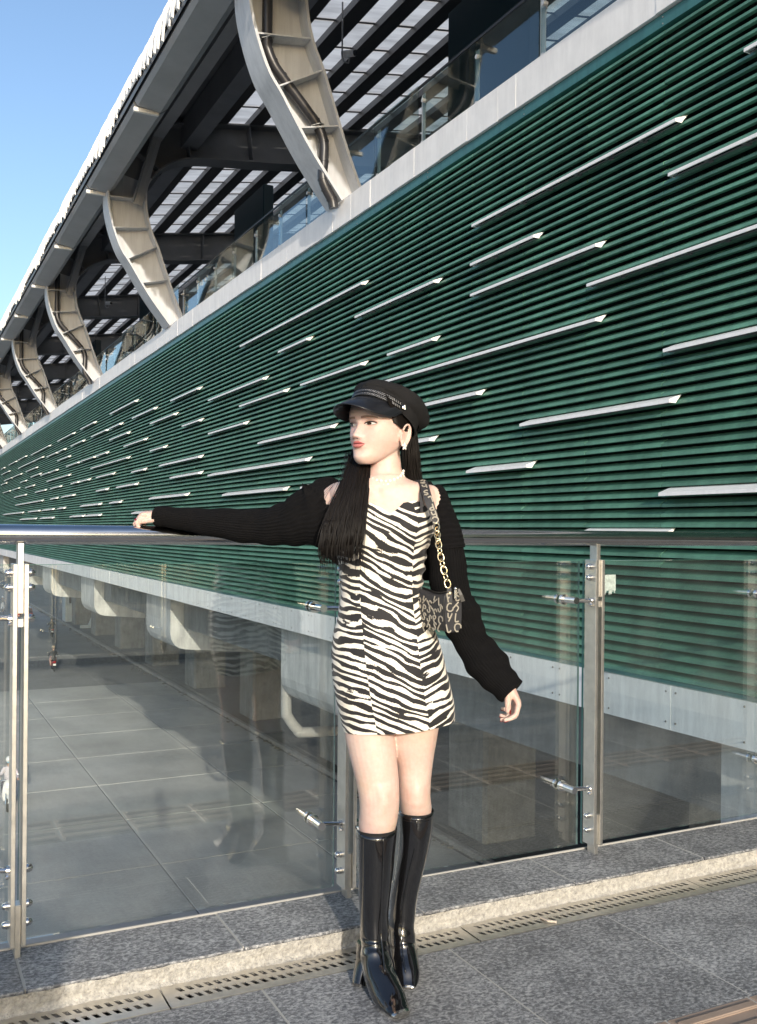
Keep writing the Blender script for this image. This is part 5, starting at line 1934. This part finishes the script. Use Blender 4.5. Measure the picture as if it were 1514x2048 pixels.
# ------------------------------------------------------------------ shoulder bag
BAGM = mat('black_monogram_canvas', (.028, .028, .032), .65, var=.25, vscale=60)
CRM = mat('cream_monogram_thread', (.36, .33, .27), .7)
BLKL = mat('black_bag_leather', (.012, .012, .013), .35)
bag = thing('handbag', at(905, 1225, 2.68), 'black shoulder bag with cream letter pattern and gold chain at her hip', 'handbag')
secs = []
near, far = at(907, 1222, 2.615), at(846, 1216, 2.74)
ax = (far - near)
axn = ax.normalized()
sd = (RGT - axn * axn.dot(RGT))
sd = Vector((-axn.y, axn.x, 0)).normalized()
if sd.dot(RGT) < 0: sd = -sd
def bag_sec(u):
    c = near + ax * u
    w_ = .029 * (1 - .25 * u)
    ht, hb = .054 - .012 * math.sin(PI * min(1, u * 1.1)), .058 - .010 * u
    if u < .04: w_, ht, hb = w_ * .94, ht * .95, hb * .95
    pts = []
    for k in range(28):
        t = 2 * PI * k / 28
        x = math.copysign(abs(math.cos(t)) ** .5, math.cos(t)) * w_
        z = math.copysign(abs(math.sin(t)) ** .5, math.sin(t))
        pts.append(c + sd * x + UP * (z * (ht if z > 0 else hb)))
    return pts
MB().loft([bag_sec(u) for u in (0, .04, .2, .4, .6, .8, 1.0)]).build('bag_body', BAGM, bag, 40)
MB().tube([near + ax * u + UP * (.056 - .012 * math.sin(PI * min(1, u * 1.1))) for u in (0, .2, .4, .6, .8, 1)], [(.006, .003)] * 6, 8).build('zip_edge', BLKL, bag, True)
for s_ in (-1, 1):                                  # piping round the end panel
    pts = bag_sec(.04)
    MB().tube([p - axn * .001 for p in pts] + [pts[0] - axn * .001], .0018, 6).build('piping', BLKL, bag, 'all') if s_ == 1 else None
def glyph(o, ex, ez, nrm, kind, s_):
    """a letter-like stroke on the canvas"""
    G = {0: [[(.9, .75), (.6, 1), (.2, .85), (0, .5), (.2, .15), (.6, 0), (.9, .25)]],
         1: [[(0, 0), (0, 1)], [(0, .5), (.45, .55), (.6, .3), (.6, 0)]],
         2: [[(.0, 1), (.0, .1), (.25, 0), (.5, .1)]],
         3: [[(.1, 0), (.1, 1)], [(.1, 1), (.6, .9), (.65, .6), (.1, .5)]],
         4: [[(.7, .85), (.3, 1), (.05, .75), (.6, .4), (.55, .1), (.2, 0), (0, .15)]],
         5: [[(0, 1), (.1, .5), (.4, .45)], [(.6, 1), (.4, .45), (.2, 0)]]}[kind]
    q = MB()
    for st in G:
        pts = [tuple(p) for p in spline(st, 9)] if len(st) > 2 else st
        w = [o + ex * ((x - .4) * s_) + ez * ((z - .5) * s_) + nrm * .0008 for x, z in pts]
        r_ = ribbon(w, .0036, nrm, .0016)
        q.v, q.f, q.mi = q.v + r_.v, q.f + [tuple(i + len(q.v) for i in f_) for f_ in r_.f], q.mi + r_.mi
    return q
rg = random.Random(21)
def glyph_join(lst, name, parent):
    q = MB()
    for g_ in lst:
        q.add(g_.v, g_.f)
    return q.build(name, CRM, parent)
gl = []
for r_ in range(4):                                 # end panel
    for c_ in range(2):
        o_ = near - axn * .0008 + sd * ((c_ - .5) * .027 + rg.uniform(-.002, .002)) + UP * (.036 - .027 * r_ + rg.uniform(-.003, .003))
        a = R(rg.uniform(-55, 55))
        gl.append(glyph(o_, sd * math.cos(a) + UP * math.sin(a), UP * math.cos(a) - sd * math.sin(a), -axn, rg.randrange(6), .023))
for r_ in range(4):                                 # long side
    for c_ in range(5):
        u = .14 + c_ * .19
        o_ = near + ax * u - sd * (.029 * (1 - .25 * u) + .0003) + UP * (.026 - .024 * r_ + rg.uniform(-.003, .003))
        a = R(rg.uniform(-55, 55))
        gl.append(glyph(o_, -axn * math.cos(a) + UP * math.sin(a), UP * math.cos(a) + axn * math.sin(a), -sd, rg.randrange(6), .021))
glyph_join(gl, 'monogram', bag)
sp_ = [at(838, 961, 2.81), at(844, 963, 2.765), at(848, 971, 2.72), at(854, 990, 2.683), at(862, 1013, 2.668), at(869, 1034, 2.662), at(873, 1049, 2.66)]
sp_ = [Vector(p) for p in spline([tuple(p) for p in sp_], 20)]
nrm_ = [(TOW + UP * max(0, 1.5 - i * .18)) for i in range(20)]
ribbon(sp_, [.030 - .012 * i / 19 for i in range(20)], nrm_, .004).build('shoulder_strap', BAGM, bag)
gs = []
for i in range(3, 19, 2):
    t_ = (sp_[i + 1 if i < 19 else i] - sp_[i - 1]).normalized()
    n_ = nrm_[i]; n_ = (n_ - t_ * t_.dot(n_)).normalized()
    s2 = t_.cross(n_)
    gs.append(glyph(sp_[i] + n_ * .0022 + s2 * rg.uniform(-.002, .002), s2, t_, n_, rg.randrange(6), .018))
glyph_join(gs, 'strap_monogram', bag)
ca_, cb_ = at(873, 1050, 2.655), at(897, 1174, 2.612)
cm_ = [Vector(p) for p in spline([tuple(ca_), tuple(at(876, 1080, 2.635)), tuple(at(884, 1125, 2.618)), tuple(cb_)], 12)]
for i in range(11):
    c0, c1 = cm_[i], cm_[i + 1]
    m0 = (c0 + c1) / 2
    t_ = (c1 - c0).normalized()
    b_ = (RGT - t_ * t_.dot(RGT)).normalized()
    if i % 2: b_ = (b_ * .55 + t_.cross(b_) * .85).normalized()
    q = MB()
    q.tube([m0 + t_ * (.0122 * math.cos(a)) + b_ * (.0080 * math.sin(a)) for a in [2 * PI * k / 16 for k in range(17)]], .0020, 6, cap=False)
    q.build('chain_link', GOLD, bag, 'all')
e_ = at(899, 1186, 2.606)
ribbon([at(898, 1176, 2.608), at(900, 1205, 2.606)], .012, TOW, .004).build('strap_tab', BAGM, bag)
MB().cyl(at(900, 1186, 2.602), at(900, 1186, 2.600), .003, 10).build('rivet', GOLD, bag, True)
q = MB().bbox((-.004, -.002, -.016), (.004, .002, .010), .001)
zo = at(911, 1186, 2.604)
q2 = MB()
q2.add([zo + RGT * p[0] + TOW * p[1] + UP * p[2] for p in q.v], q.f)
q2.ball(zo + UP * .012, .005, 8, 6)
q2.build('zip_pull', M['steel_polish'], bag, 40)
ribbon([at(917, 1178, 2.62), at(922, 1190, 2.618), at(926, 1203, 2.618)], [.006, .009, .012], TOW, .003).build('end_tab', BLKL, bag)
